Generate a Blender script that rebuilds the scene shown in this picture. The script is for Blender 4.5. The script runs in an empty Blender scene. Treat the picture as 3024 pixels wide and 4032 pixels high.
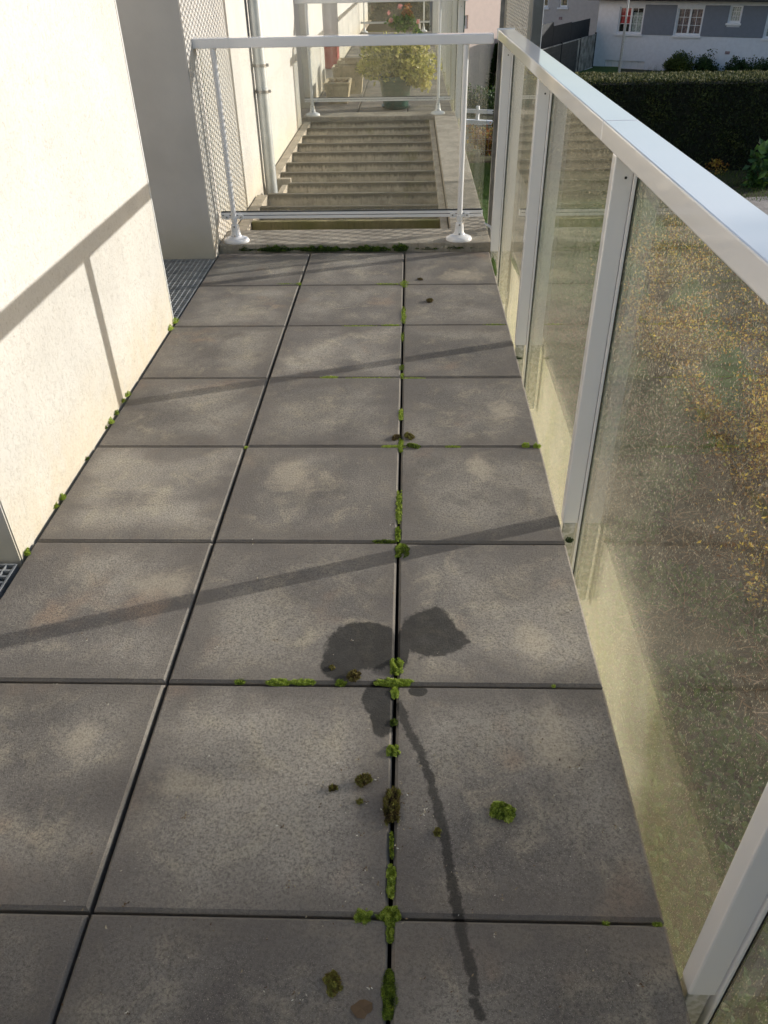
import bpy, bmesh, math, random
from mathutils import Vector, Matrix, noise
R = math.radians
sc = bpy.context.scene
col = sc.collection

# ---------------------------------------------------------------- camera
CX, CY, CZ = 0.6358, -0.7737, 1.5410
PITCH, YAW, ROLL, F = R(35.7318), R(-2.3146), R(-1.1961), 3054.25
fw = Vector((math.sin(YAW)*math.cos(PITCH), math.cos(YAW)*math.cos(PITCH), -math.sin(PITCH)))
rt = Vector((math.cos(YAW), -math.sin(YAW), 0)); up = rt.cross(fw)
r2 = math.cos(ROLL)*rt + math.sin(ROLL)*up
u2 = -math.sin(ROLL)*rt + math.cos(ROLL)*up
cam_d = bpy.data.cameras.new('camera'); cam = bpy.data.objects.new('camera', cam_d); col.objects.link(cam)
M = Matrix(((r2.x, u2.x, -fw.x), (r2.y, u2.y, -fw.y), (r2.z, u2.z, -fw.z))).to_4x4()
M.translation = (CX, CY, CZ); cam.matrix_world = M
cam_d.sensor_fit = 'HORIZONTAL'; cam_d.sensor_width = 36; cam_d.lens = F/3024*36
cam_d.clip_start = 0.05; cam_d.clip_end = 600
sc.camera = cam
S = 3024/1659
def at(px, py, z=0.0):                       # where a point seen in the photo lies on the level z
    x, y = px*S, py*S
    d = fw + r2*(x-1512)/F - u2*(y-2016)/F
    t = (z-CZ)/d.z
    return Vector((CX+d.x*t, CY+d.y*t, z))

# ---------------------------------------------------------------- world, sun
SUN_EL, SUN_AZ = R(14.8), math.atan2(0.9425, 0.3345)
w = bpy.data.worlds.new('World'); sc.world = w; w.use_nodes = True
nt = w.node_tree; nt.nodes.clear()
sky = nt.nodes.new('ShaderNodeTexSky'); sky.sky_type = 'NISHITA'; sky.sun_disc = False
sky.sun_elevation = SUN_EL; sky.sun_rotation = SUN_AZ
sky.air_density = 1.0; sky.dust_density = 1.6; sky.ozone_density = 1.5
bg = nt.nodes.new('ShaderNodeBackground'); bg.inputs['Strength'].default_value = 0.13
wo = nt.nodes.new('ShaderNodeOutputWorld')
nt.links.new(sky.outputs[0], bg.inputs[0]); nt.links.new(bg.outputs[0], wo.inputs[0])
sd = bpy.data.lights.new('sun', 'SUN'); sd.energy = 4.0; sd.angle = R(0.42); sd.color = (1.0, 0.945, 0.875)
so = bpy.data.objects.new('sun', sd); col.objects.link(so)
sdir = Vector((math.sin(SUN_AZ)*math.cos(SUN_EL), math.cos(SUN_AZ)*math.cos(SUN_EL), math.sin(SUN_EL)))
so.rotation_euler = sdir.to_track_quat('Z', 'Y').to_euler(); so.location = (20, 8, 12)
sc.view_settings.view_transform = 'Standard'; sc.view_settings.look = 'None'
sc.view_settings.exposure = 0.40; sc.view_settings.gamma = 1.0
sc.render.engine = 'CYCLES'
cy = sc.cycles
cy.use_denoising = True; cy.max_bounces = 10; cy.diffuse_bounces = 4; cy.glossy_bounces = 4
cy.transparent_max_bounces = 24; cy.transmission_bounces = 6
cy.caustics_reflective = False; cy.caustics_refractive = False
cy.sample_clamp_indirect = 6

# ---------------------------------------------------------------- materials
class NT:
    def __init__(s, name):
        s.m = bpy.data.materials.new(name); s.m.use_nodes = True
        s.t = s.m.node_tree; s.b = s.t.nodes['Principled BSDF']; s.out = s.t.nodes['Material Output']
    def n(s, typ, **kw):
        nd = s.t.nodes.new(typ)
        for k, v in kw.items():
            if k in nd.inputs.keys(): nd.inputs[k].default_value = v
            else: setattr(nd, k, v)
        return nd
    def l(s, a, b): s.t.links.new(a, b)
    def val(s, sock, v):
        if hasattr(v, 'links') or isinstance(v, bpy.types.NodeSocket): s.l(v, sock)
        else: sock.default_value = v
    def math(s, op, a, b=0.0, c=0.0, clamp=False):
        nd = s.t.nodes.new('ShaderNodeMath'); nd.operation = op; nd.use_clamp = clamp
        s.val(nd.inputs[0], a); s.val(nd.inputs[1], b); s.val(nd.inputs[2], c)
        return nd.outputs[0]
    def mix(s, f, a, b, mode='MIX'):
        nd = s.t.nodes.new('ShaderNodeMix'); nd.data_type = 'RGBA'; nd.blend_type = mode
        s.val(nd.inputs[0], f)
        for i, v in ((6, a), (7, b)):
            if isinstance(v, tuple): nd.inputs[i].default_value = (*v[:3], 1)
            else: s.l(v, nd.inputs[i])
        return nd.outputs[2]
    def ramp(s, f, a, b, lo=0.0, hi=1.0, smooth=True):
        nd = s.t.nodes.new('ShaderNodeMapRange'); nd.clamp = True
        if smooth: nd.interpolation_type = 'SMOOTHSTEP'
        s.val(nd.inputs[0], f); nd.inputs[1].default_value = a; nd.inputs[2].default_value = b
        nd.inputs[3].default_value = lo; nd.inputs[4].default_value = hi
        return nd.outputs[0]
    def pos(s):
        return s.n('ShaderNodeTexCoord').outputs['Object']
    def scale(s, v, sc3, loc=(0, 0, 0)):
        nd = s.n('ShaderNodeMapping'); nd.inputs['Scale'].default_value = sc3; nd.inputs['Location'].default_value = loc
        s.l(v, nd.inputs['Vector']); return nd.outputs[0]
    def noise(s, v, sc_, det=4, rough=.55, dist=0.0):
        nd = s.n('ShaderNodeTexNoise'); nd.inputs['Scale'].default_value = sc_
        nd.inputs['Detail'].default_value = det; nd.inputs['Roughness'].default_value = rough
        nd.inputs['Distortion'].default_value = dist
        s.l(v, nd.inputs['Vector']); return nd.outputs[0]
    def voro(s, v, sc_, feature='F1', out=0):
        nd = s.n('ShaderNodeTexVoronoi', feature=feature); nd.inputs['Scale'].default_value = sc_
        s.l(v, nd.inputs['Vector']); return nd.outputs[out]
    def sep(s, v):
        nd = s.n('ShaderNodeSeparateXYZ'); s.l(v, nd.inputs[0]); return nd.outputs
    def bump(s, h, strength=.5, dist=.01):
        nd = s.n('ShaderNodeBump'); nd.inputs['Strength'].default_value = strength; nd.inputs['Distance'].default_value = dist
        s.l(h, nd.inputs['Height']); s.l(nd.outputs[0], s.b.inputs['Normal']); return nd
    def base(s, v): 
        if isinstance(v, tuple): s.b.inputs['Base Color'].default_value = (*v[:3], 1)
        else: s.l(v, s.b.inputs['Base Color'])
        return s
    def rough(s, v): s.val(s.b.inputs['Roughness'], v); return s

def plain(name, c, rough=.6, metal=0.0, var=.12, sc_=6.0, coat=0.0, bump=0.0, bsc=60.):
    m = NT(name); p = m.pos(); n = m.noise(p, sc_, 5)
    lo = tuple(x*(1-var) for x in c); hi = tuple(min(1, x*(1+var)) for x in c)
    m.base(m.mix(m.ramp(n, .3, .7), lo, hi)); m.rough(rough); m.b.inputs['Metallic'].default_value = metal
    if coat: m.b.inputs['Coat Weight'].default_value = coat; m.b.inputs['Coat Roughness'].default_value = .06
    if bump: m.bump(m.noise(p, bsc, 4), bump, .004)
    return m.m

# wet patches and dribble on the slabs: (centre, radii) read off the photo in metres
def P2(x, y): v = at(x, y); return (v.x, v.y)
def ell(x0, y0, x1, y1):
    a, b = at(x0, (y0+y1)/2), at(x1, (y0+y1)/2); c, d = at((x0+x1)/2, y0), at((x0+x1)/2, y1)
    return ((a.x+b.x)/2, (c.y+d.y)/2, abs(b.x-a.x)/2, abs(c.y-d.y)/2)
WET = [ell(866, 1310, 985, 1420), ell(860, 1350, 1008, 1412), ell(705, 1352, 868, 1450), ell(720, 1345, 850, 1400),
       ell(850, 1360, 885, 1440), ell(782, 1470, 850, 1545), ell(800, 1500, 856, 1590), ell(880, 1480, 925, 1505), ell(696, 1380, 790, 1470)]
DRIB = [(862, 1520), (882, 1575), (905, 1620), (928, 1680), (945, 1740), (960, 1800), (972, 1880), (988, 1960), (1003, 2040), (1016, 2090), (1026, 2140)]
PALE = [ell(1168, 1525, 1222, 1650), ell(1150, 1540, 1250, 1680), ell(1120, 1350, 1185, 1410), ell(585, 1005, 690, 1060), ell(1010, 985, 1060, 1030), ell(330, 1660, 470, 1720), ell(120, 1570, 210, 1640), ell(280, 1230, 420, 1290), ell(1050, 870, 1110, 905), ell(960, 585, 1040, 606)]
DRIB2 = [(1026, 2165), (1038, 2195)]

def slab_material(name, wet=True):
    m = NT(name); p = m.pos(); X, Y, Z = m.sep(p)
    def cell(v, off=0.0): return m.math('FLOOR', m.math('DIVIDE', m.math('ADD', v, off), .6))
    cmb = m.n('ShaderNodeCombineXYZ'); m.l(cell(X), cmb.inputs[0]); m.l(cell(Y), cmb.inputs[1])
    wn = m.n('ShaderNodeTexWhiteNoise', noise_dimensions='3D'); m.l(cmb.outputs[0], wn.inputs['Vector'])
    # shift the noise from slab to slab so that patterns break at the joints
    va = m.n('ShaderNodeVectorMath', operation='SCALE'); m.l(wn.outputs['Color'], va.inputs[0]); va.inputs['Scale'].default_value = 9.0
    vb = m.n('ShaderNodeVectorMath', operation='ADD'); m.l(p, vb.inputs[0]); m.l(va.outputs[0], vb.inputs[1]); q = vb.outputs[0]
    big = m.noise(q, 2.6, 4, .5, .4); mid = m.noise(q, 8, 6, .68, .6); fine = m.noise(q, 150, 4, .85)
    grain = m.noise(q, 520, 2, .8)
    c = m.mix(m.ramp(big, .32, .68), (.165, .149, .136), (.37, .335, .285))
    c = m.mix(m.ramp(mid, .46, .74, 0, .7), c, (.50, .44, .33))
    c = m.mix(m.ramp(m.noise(q, 4, 5, .6, .5), .50, .72, 0, .7), c, (.115, .102, .098))
    c = m.mix(m.ramp(m.noise(m.scale(q, (1, 1, 1), (5, 3, 0)), 3.2, 3, .6), .6, .75, 0, .55), c, (.42, .28, .18))
    c = m.mix(m.math('MULTIPLY', m.ramp(fine, .32, .60, 1, 0), .8), c, (.07, .061, .054))
    c = m.mix(m.ramp(grain, .58, .72, 0, .8), c, (.68, .61, .51))
    c = m.mix(m.ramp(m.voro(q, 34), .0, .075, .8, 0), c, (.62, .58, .50))          # pale grit
    c = m.mix(m.ramp(m.voro(m.scale(q, (1, 1, 1), (3, 7, 1)), 22), .0, .07, .85, 0), c, (.045, .04, .032))
    # faint scratches
    sn = m.noise(m.scale(q, (2.2, 26, 1)), 2.0, 5, .7, 1.5)
    c = m.mix(m.ramp(sn, .66, .76, 0, .35), c, (.45, .41, .34))
    wv = m.n('ShaderNodeHueSaturation'); m.l(c, wv.inputs['Color']); m.l(m.ramp(wn.outputs['Value'], 0, 1, .82, 1.15, False), wv.inputs['Value']); c = wv.outputs[0]
    # edges of every slab: worn paler border
    def edge(v):
        f = m.math('FRACT', m.math('DIVIDE', v, .6)); return m.math('MINIMUM', f, m.math('SUBTRACT', 1.0, f))
    e = m.math('MINIMUM', edge(X), edge(Y))
    e1 = m.math('ADD', e, m.math('MULTIPLY', m.math('SUBTRACT', m.noise(q, 5, 5, .65, .5), .5), .42))
    c = m.mix(m.ramp(e1, .02, .22, .62, 0), c, (.135, .118, .105))
    e2 = m.math('ADD', e, m.math('MULTIPLY', m.math('SUBTRACT', m.noise(q, 14, 3), .5), .03))
    c = m.mix(m.ramp(e2, .008, .022, .22, 0), c, (.34, .31, .26))
    rough = m.ramp(mid, .3, .7, .62, .82)
    if wet:
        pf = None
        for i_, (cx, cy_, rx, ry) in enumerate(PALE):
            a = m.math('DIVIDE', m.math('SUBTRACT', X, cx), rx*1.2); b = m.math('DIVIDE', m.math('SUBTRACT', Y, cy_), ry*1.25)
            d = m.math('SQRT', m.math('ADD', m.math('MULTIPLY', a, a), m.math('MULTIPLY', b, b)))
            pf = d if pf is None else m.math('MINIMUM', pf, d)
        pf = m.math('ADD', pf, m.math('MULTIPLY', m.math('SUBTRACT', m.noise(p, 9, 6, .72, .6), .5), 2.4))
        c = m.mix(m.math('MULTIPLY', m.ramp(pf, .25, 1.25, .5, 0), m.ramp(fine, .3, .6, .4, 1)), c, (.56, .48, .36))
        wob = m.math('ADD', m.math('MULTIPLY', m.math('SUBTRACT', m.noise(p, 11, 3, .6), .5), .9), m.math('MULTIPLY', m.math('SUBTRACT', m.noise(p, 60, 4, .75), .5), .28))
        f = None
        for (cx, cy_, rx, ry) in WET:
            a = m.math('DIVIDE', m.math('SUBTRACT', X, cx), rx); b = m.math('DIVIDE', m.math('SUBTRACT', Y, cy_), ry)
            d = m.math('SQRT', m.math('ADD', m.math('MULTIPLY', a, a), m.math('MULTIPLY', b, b)))
            f = d if f is None else m.math('SMOOTH_MIN', f, d, .12)
        mask = m.ramp(m.math('ADD', f, wob), .93, 1.10, 1, 0)
        g = None
        for line, wdt in ((DRIB, .0115), (DRIB2, .010)):
            for i in range(len(line)-1):
                ax, ay = P2(*line[i]); bx, by = P2(*line[i+1]); ux, uy = bx-ax, by-ay; L2 = ux*ux+uy*uy
                px_ = m.math('SUBTRACT', X, ax); py_ = m.math('SUBTRACT', Y, ay)
                t = m.math('MULTIPLY_ADD', px_, ux/L2, m.math('MULTIPLY', py_, uy/L2), clamp=True)
                dx = m.math('SUBTRACT', px_, m.math('MULTIPLY', t, ux)); dy = m.math('SUBTRACT', py_, m.math('MULTIPLY', t, uy))
                d = m.math('DIVIDE', m.math('SQRT', m.math('ADD', m.math('MULTIPLY', dx, dx), m.math('MULTIPLY', dy, dy))), wdt)
                g = d if g is None else m.math('MINIMUM', g, d)
        mask2 = m.ramp(m.math('ADD', g, m.math('MULTIPLY', m.math('SUBTRACT', m.noise(p, 38, 5, .75), .5), 3.0)), .6, 1.25, .9, 0)
        mk = m.math('MAXIMUM', mask, mask2)
        dk = m.n('ShaderNodeHueSaturation'); m.l(c, dk.inputs['Color']); dk.inputs['Value'].default_value = .11
        c = m.mix(m.math('MULTIPLY', mk, m.ramp(m.noise(p, 26, 5, .7), .3, .7, .9, 1)), c, dk.outputs[0]); rough = m.math('SUBTRACT', rough, m.math('MULTIPLY', mk, .06))
    m.base(c); m.rough(rough)
    h = m.math('ADD', m.math('MULTIPLY', fine, .7), m.math('MULTIPLY', grain, .5))
    m.bump(h, .8, .004)
    return m.m

def render_wall(name, c=(.55, .535, .505)):      # scratched mineral render
    m = NT(name); p = m.pos(); X, Y, Z = m.sep(p)
    q = m.scale(p, (1, 1, .55))
    n1 = m.noise(q, 105, 3, .6, 2.0); n2 = m.noise(m.scale(p, (1, 1, .6), (4, 2, 9)), 60, 4, .6, 1.8); big = m.noise(p, 2.5, 4)
    ridge = m.math('ABSOLUTE', m.math('SUBTRACT', n1, .5))
    pit = m.math('MULTIPLY', m.ramp(ridge, .0, .028, 1, 0), m.ramp(n2, .47, .60))
    cc = m.mix(m.ramp(big, .3, .7), tuple(x*.95 for x in c), tuple(min(1, x*1.05) for x in c))
    cc = m.mix(m.math('MULTIPLY', pit, .8), cc, (.30, .26, .21))  # shade inside the pits put into the colour, on top of the bump
    cc = m.mix(m.ramp(m.noise(p, 14, 5), .5, .8, 0, .12), cc, (.60, .54, .44))
    # splash dirt near the foot of the wall
    foot = m.math('MULTIPLY', m.ramp(m.math('ADD', Z, m.math('MULTIPLY', m.noise(p, 5, 4), .22)), .08, .46, .75, 0), m.ramp(m.noise(p, 9, 5), .25, .6, .4, 1))
    cc = m.mix(foot, cc, (.56, .49, .37))
    m.base(cc); m.rough(.9)
    m.bump(m.math('SUBTRACT', m.noise(p, 70, 4, .6), m.math('MULTIPLY', pit, 1.0)), .5, .004)
    return m.m

def smooth_wall(name, c):
    m = NT(name); p = m.pos(); X, Y, Z = m.sep(p)
    cc = m.mix(m.ramp(m.noise(p, 3, 5), .3, .7), tuple(x*.93 for x in c), tuple(min(1, x*1.05) for x in c))
    cc = m.mix(m.ramp(m.math('ADD', Z, m.math('MULTIPLY', m.noise(p, 7, 4), .2)), .1, .4, .45, 0), cc, (.42, .38, .24))
    st = m.ramp(m.noise(m.scale(p, (1, 1, 3)), 9, 5, .7, .5), .72, .76, 0, .4)
    cc = m.mix(st, cc, (.40, .38, .33))
    m.base(cc); m.rough(.85); m.bump(m.noise(p, 90, 3), .3, .002)
    return m.m

def concrete(name, c=(.42, .37, .29), algae=0.0, lichen=0.0, topdark=0.0):
    m = NT(name); p = m.pos()
    cc = m.mix(m.ramp(m.noise(p, 5, 6, .65, .5), .3, .7), tuple(x*.62 for x in c), c)
    cc = m.mix(m.ramp(m.noise(p, 26, 6, .7), .5, .75, 0, .6), cc, tuple(x*.38 for x in c))
    cc = m.mix(m.ramp(m.noise(m.scale(p, (12, 12, 1.5)), 3, 5, .75), .50, .72, 0, .75), cc, tuple(x*.38 for x in c))
    if topdark: cc = m.mix(m.math('MULTIPLY', m.ramp(m.math('ADD', m.sep(p)[2], m.math('MULTIPLY', m.noise(m.scale(p, (9, 9, 2)), 5, 5, .75), .07)), -.012, .022, 0, topdark), 1.0), cc, (.09, .08, .055))  # darker towards the top, broken up by noise
    if algae: cc = m.mix(m.ramp(m.noise(p, 3.3, 4), .62-.35*algae, .9-.3*algae, 0, .85), cc, (.22, .21, .07))
    if lichen:
        lw = m.ramp(m.noise(p, 55, 4, .7), .60, .66, 0, lichen)
        cc = m.mix(m.math('MULTIPLY', lw, m.ramp(m.noise(p, 4, 3), .45, .6)), cc, (.60, .60, .50))
    m.base(cc); m.rough(.85); m.bump(m.noise(p, 60, 5, .7), .5, .004)
    return m.m

def fascia_mat():
    m = NT('painted_concrete'); p = m.pos()
    cc = m.mix(m.ramp(m.noise(p, 4, 5), .3, .7), (.42, .39, .30), (.54, .50, .40))
    cc = m.mix(m.ramp(m.noise(p, 2.2, 5, .6, .5), .45, .70, 0, .6), cc, (.33, .34, .13))
    cc = m.mix(m.ramp(m.noise(m.scale(p, (1, 1, .5)), 60, 5, .75), .62, .72, 0, .55), cc, (.10, .10, .05))
    m.base(cc); m.rough(.85); m.bump(m.noise(p, 80, 3), .3, .003)
    return m.m

def glass_mat(name, dirt=.10, algae=.25, spots=1.0):
    m = NT(name); t = m.t; p = m.pos(); X, Y, Z = m.sep(p)
    t.nodes.remove(m.b)
    geo = m.n('ShaderNodeNewGeometry')
    ior = m.math('MULTIPLY_ADD', geo.outputs['Backfacing'], 1/1.5-1.5, 1.5)
    fr = m.n('ShaderNodeFresnel'); m.l(ior, fr.inputs['IOR'])
    tr = m.n('ShaderNodeBsdfTransparent'); tr.inputs[0].default_value = (.985, .992, .982, 1)
    gl = m.n('ShaderNodeBsdfGlossy'); gl.inputs['Roughness'].default_value = .012; gl.inputs[0].default_value = (.95, .96, .94, 1)
    mx = m.n('ShaderNodeMixShader'); m.l(fr.outputs[0], mx.inputs[0]); m.l(tr.outputs[0], mx.inputs[1]); m.l(gl.outputs[0], mx.inputs[2])
    # grime: thin film, run marks, dried drops, algae near the foot
    streak = m.noise(m.scale(p, (30, 30, 1.3)), 3, 5, .75)
    film = m.ramp(m.noise(p, 3, 5, .6), .3, .75, dirt*.35, dirt)
    film = m.math('ADD', film, m.ramp(streak, .52, .85, 0, dirt*1.5))
    drops = m.ramp(m.voro(m.scale(p, (1, 1, .34)), 165), .05, .24, 1, 0)
    dens = m.ramp(m.noise(p, 40, 4, .7), .34, .56, 0, 1)
    drops = m.math('MULTIPLY', m.math('MULTIPLY', drops, dens), .9*spots)
    drops2 = m.math('MULTIPLY', m.ramp(m.voro(m.scale(p, (1, 1, .3), (7, 3, 5)), 170), .04, .26, .9, 0), .75*spots)
    low = m.math('MULTIPLY', m.ramp(m.math('ADD', Z, m.math('MULTIPLY', m.noise(p, 4, 5, .7), .5)), -.05, .85, algae, 0), m.ramp(m.noise(p, 30, 5, .75), .3, .62, .35, 1))
    tot = m.math('MINIMUM', m.math('ADD', m.math('ADD', film, low), m.math('MAXIMUM', drops, drops2)), .92)
    dcol = m.mix(m.ramp(low, 0, .3), (.80, .74, .56), (.50, .52, .33))
    df = m.n('ShaderNodeBsdfDiffuse'); m.l(dcol, df.inputs[0])
    tl = m.n('ShaderNodeBsdfTranslucent'); m.l(dcol, tl.inputs[0])
    ad = m.n('ShaderNodeMixShader'); ad.inputs[0].default_value = .5; m.l(df.outputs[0], ad.inputs[1]); m.l(tl.outputs[0], ad.inputs[2])
    m2 = m.n('ShaderNodeMixShader'); m.l(tot, m2.inputs[0]); m.l(mx.outputs[0], m2.inputs[1]); m.l(ad.outputs[0], m2.inputs[2])
    m.l(m2.outputs[0], m.out.inputs[0])
    return m.m

def white_alu(name, c=(.86, .86, .88), algae=0.0):
    m = NT(name); p = m.pos(); X, Y, Z = m.sep(p)
    cc = m.mix(m.ramp(m.noise(p, 2.5, 2), .35, .75), c, tuple(x*.95 for x in c))
    if algae: cc = m.mix(m.math('MULTIPLY', m.ramp(m.math('ADD', Z, m.math('MULTIPLY', m.noise(p, 25, 4), .12)), .04, .16, algae, 0), m.ramp(m.noise(p, 60, 5), .4, .6)), cc, (.18, .19, .06))
    m.base(cc); m.rough(.28)
    m.b.inputs['Coat Weight'].default_value = 1.0; m.b.inputs['Coat Roughness'].default_value = .06
    return m.m

def leaf_mat(name, cols, trans=.35, rough=.5):
    m = NT(name)
    at_ = m.n('ShaderNodeAttribute', attribute_name='tone')
    cr = m.n('ShaderNodeValToRGB'); m.l(at_.outputs['Fac'], cr.inputs[0])
    e = cr.color_ramp.elements
    while len(e) < len(cols): e.new(.5)
    for i, c in enumerate(cols): e[i].position = i/(len(cols)-1); e[i].color = (*c, 1)
    m.l(cr.outputs[0], m.b.inputs['Base Color']); m.rough(rough)
    tl = m.n('ShaderNodeBsdfTranslucent'); m.l(cr.outputs[0], tl.inputs[0])
    mx = m.n('ShaderNodeMixShader'); mx.inputs[0].default_value = trans
    m.l(m.b.outputs[0], mx.inputs[1]); m.l(tl.outputs[0], mx.inputs[2]); m.l(mx.outputs[0], m.out.inputs[0])
    return m.m

MAT = {}
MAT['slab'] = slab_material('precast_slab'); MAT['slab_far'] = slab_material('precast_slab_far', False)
MAT['render'] = render_wall('scratched_render'); MAT['smooth'] = smooth_wall('smooth_render', (.54, .525, .51))
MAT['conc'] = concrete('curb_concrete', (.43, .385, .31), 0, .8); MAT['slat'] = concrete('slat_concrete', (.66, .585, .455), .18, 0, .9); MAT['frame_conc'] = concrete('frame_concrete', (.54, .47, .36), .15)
MAT['slat_green'] = concrete('mossy_slat_concrete', (.36, .31, .16), .8)
MAT['fascia'] = fascia_mat()
MAT['dark'] = plain('joint_dark', (.02, .019, .017), .95)
MAT['glass'] = glass_mat('side_glass', .045, .11, .75); MAT['glass_end'] = glass_mat('end_glass', .06, .03, .25)
MAT['glass_edge'] = plain('glass_edge', (.02, .09, .06), .15)
MAT['alu'] = white_alu('white_powder_coat', (.90, .90, .92), algae=.0); MAT['alu_foot'] = white_alu('algae_stained_coat', (.74,.74,.72), .45); MAT['alu_old'] = white_alu('weathered_white_coat', (.80, .81, .80), .0)
MAT['seal'] = plain('black_seal', (.015, .015, .015), .5)
MAT['mesh'] = plain('grey_beige_mesh', (.42, .40, .35), .4, .0, .1)
MAT['galv'] = plain('galvanised_steel', (.42, .44, .46), .45, .55, .2, 20)
MAT['zinc'] = plain('zinc_pipe', (.50, .53, .54), .42, .35, .12, 5)
MAT['screw'] = plain('screw_steel', (.35, .34, .33), .35, .9)
MAT['moss'] = leaf_mat('moss_green', [(.04, .065, .012), (.13, .19, .018), (.32, .43, .05), (.52, .60, .14)], .25, .8)
MAT['moss_dk'] = leaf_mat('moss_dark', [(.014, .028, .008), (.05, .10, .010), (.14, .23, .016)], .2, .8)
MAT['moss_br'] = leaf_mat('moss_brown', [(.045, .032, .015), (.13, .09, .035), (.21, .19, .04), (.30, .32, .07)], .2, .85)

# ---------------------------------------------------------------- helpers
def link(o, parent=None, kind=None, label=None, cat=None, group=None):
    col.objects.link(o)
    if parent is not None: o.parent = parent
    for k, v in (('kind', kind), ('label', label), ('category', cat), ('group', group)):
        if v: o[k] = v
    return o
def thing(name, label, cat, loc=(0, 0, 0), rz=0, group=None):
    o = bpy.data.objects.new(name, None); o.location = loc; o.rotation_euler = (0, 0, rz)
    o.empty_display_size = .1
    return link(o, None, None, label, cat, group)
class MB:
    def __init__(s): s.bm = bmesh.new()
    def box(s, x0, x1, y0, y1, z0, z1, mi=0, M=None):
        v = [s.bm.verts.new((x, y, z)) for z in (z0, z1) for y in (y0, y1) for x in (x0, x1)]
        if M: 
            for q in v: q.co = M @ q.co
        for f in ((0, 2, 3, 1), (4, 5, 7, 6), (0, 1, 5, 4), (1, 3, 7, 5), (3, 2, 6, 7), (2, 0, 4, 6)):
            s.bm.faces.new([v[i] for i in f]).material_index = mi
        return s
    def bbox(s, x0, x1, y0, y1, z0, z1, b=.004, seg=2):
        t = bmesh.new(); tm = MB.__new__(MB); tm.bm = t; tm.box(x0, x1, y0, y1, z0, z1)
        bmesh.ops.bevel(t, geom=list(t.edges), offset=b, segments=seg, affect='EDGES', profile=.5)
        me = bpy.data.meshes.new('t'); t.to_mesh(me); t.free(); s.bm.from_mesh(me); bpy.data.meshes.remove(me); return s
    def lathe(s, prof, c=(0, 0, 0), n=32, cap=True, sx=1, sy=1):
        rings = []
        for r, z in prof:
            rings.append([s.bm.verts.new((c[0]+sx*r*math.cos(2*math.pi*i/n), c[1]+sy*r*math.sin(2*math.pi*i/n), c[2]+z)) for i in range(n)])
        for a, b in zip(rings, rings[1:]):
            for i in range(n): s.bm.faces.new((a[i], a[(i+1) % n], b[(i+1) % n], b[i]))
        if cap:
            if prof[0][0] > 1e-4: s.bm.faces.new(rings[0][::-1])
            if prof[-1][0] > 1e-4: s.bm.faces.new(rings[-1])
        return s
    def tube(s, pts, r, n=8, r1=None):
        pts = [Vector(p) for p in pts]; rings = []
        for i, p in enumerate(pts):
            d = (pts[min(i+1, len(pts)-1)]-pts[max(i-1, 0)]).normalized()
            a = d.orthogonal().normalized(); b = d.cross(a)
            rr = r if r1 is None else r+(r1-r)*i/(len(pts)-1)
            if rings:
                a0 = (rings[-1][0].co-pts[i-1]); a0 = (a0-d*a0.dot(d)).normalized(); a, b = a0, d.cross(a0)
            rings.append([s.bm.verts.new(p+a*rr*math.cos(2*math.pi*k/n)+b*rr*math.sin(2*math.pi*k/n)) for k in range(n)])
        for a, b in zip(rings, rings[1:]):
            for i in range(n): s.bm.faces.new((a[i], a[(i+1) % n], b[(i+1) % n], b[i]))
        s.bm.faces.new(rings[0][::-1]); s.bm.faces.new(rings[-1]); return s
    def quad(s, *pts, mi=0):
        f = s.bm.faces.new([s.bm.verts.new(p) for p in pts]); f.material_index = mi; return f
    def build(s, name, mats, parent=None, smooth=False, **kw):
        me = bpy.data.meshes.new(name); s.bm.normal_update(); s.bm.to_mesh(me); s.bm.free()
        for m in (mats if isinstance(mats, (list, tuple)) else [mats]): me.materials.append(m)
        if smooth:
            for f in me.polygons: f.use_smooth = True
            me.set_sharp_from_angle(angle=R(40))
        o = bpy.data.objects.new(name, me); link(o, parent, **kw); return o

def leaves_obj(name, mat, quads, parent=None, **kw):
    """quads: list of (verts, tone) small polygons; tone goes to a face attribute"""
    vs, fs, tn = [], [], []
    for pts, t in quads:
        i = len(vs); vs.extend(pts); fs.append(tuple(range(i, i+len(pts)))); tn.append(t)
    me = bpy.data.meshes.new(name); me.from_pydata(vs, [], fs)
    a = me.attributes.new('tone', 'FLOAT', 'FACE'); a.data.foreach_set('value', tn)
    for m_ in (mat if isinstance(mat, list) else [mat]): me.materials.append(m_)
    o = bpy.data.objects.new(name, me); link(o, parent, **kw); return o
def rvec(rg):
    while True:
        v = Vector((rg.uniform(-1, 1), rg.uniform(-1, 1), rg.uniform(-1, 1)))
        if .05 < v.length < 1: return v.normalized()
def leaf(c, d, n, L, W):
    """pointed leaf from c along d, with face normal about n"""
    s_ = d.cross(n)
    if s_.length < 1e-5: s_ = d.orthogonal()
    s_.normalize(); dr = d.cross(s_)*.12*L
    return [tuple(c), tuple(c+d*L*.45+s_*W*.5+dr), tuple(c+d*L), tuple(c+d*L*.45-s_*W*.5+dr)]
def blade(c, d, L, W, rg):
    s_ = d.cross(rvec(rg)); s_.normalize()
    return [tuple(c-s_*W), tuple(c+s_*W), tuple(c+d*L)]

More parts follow.
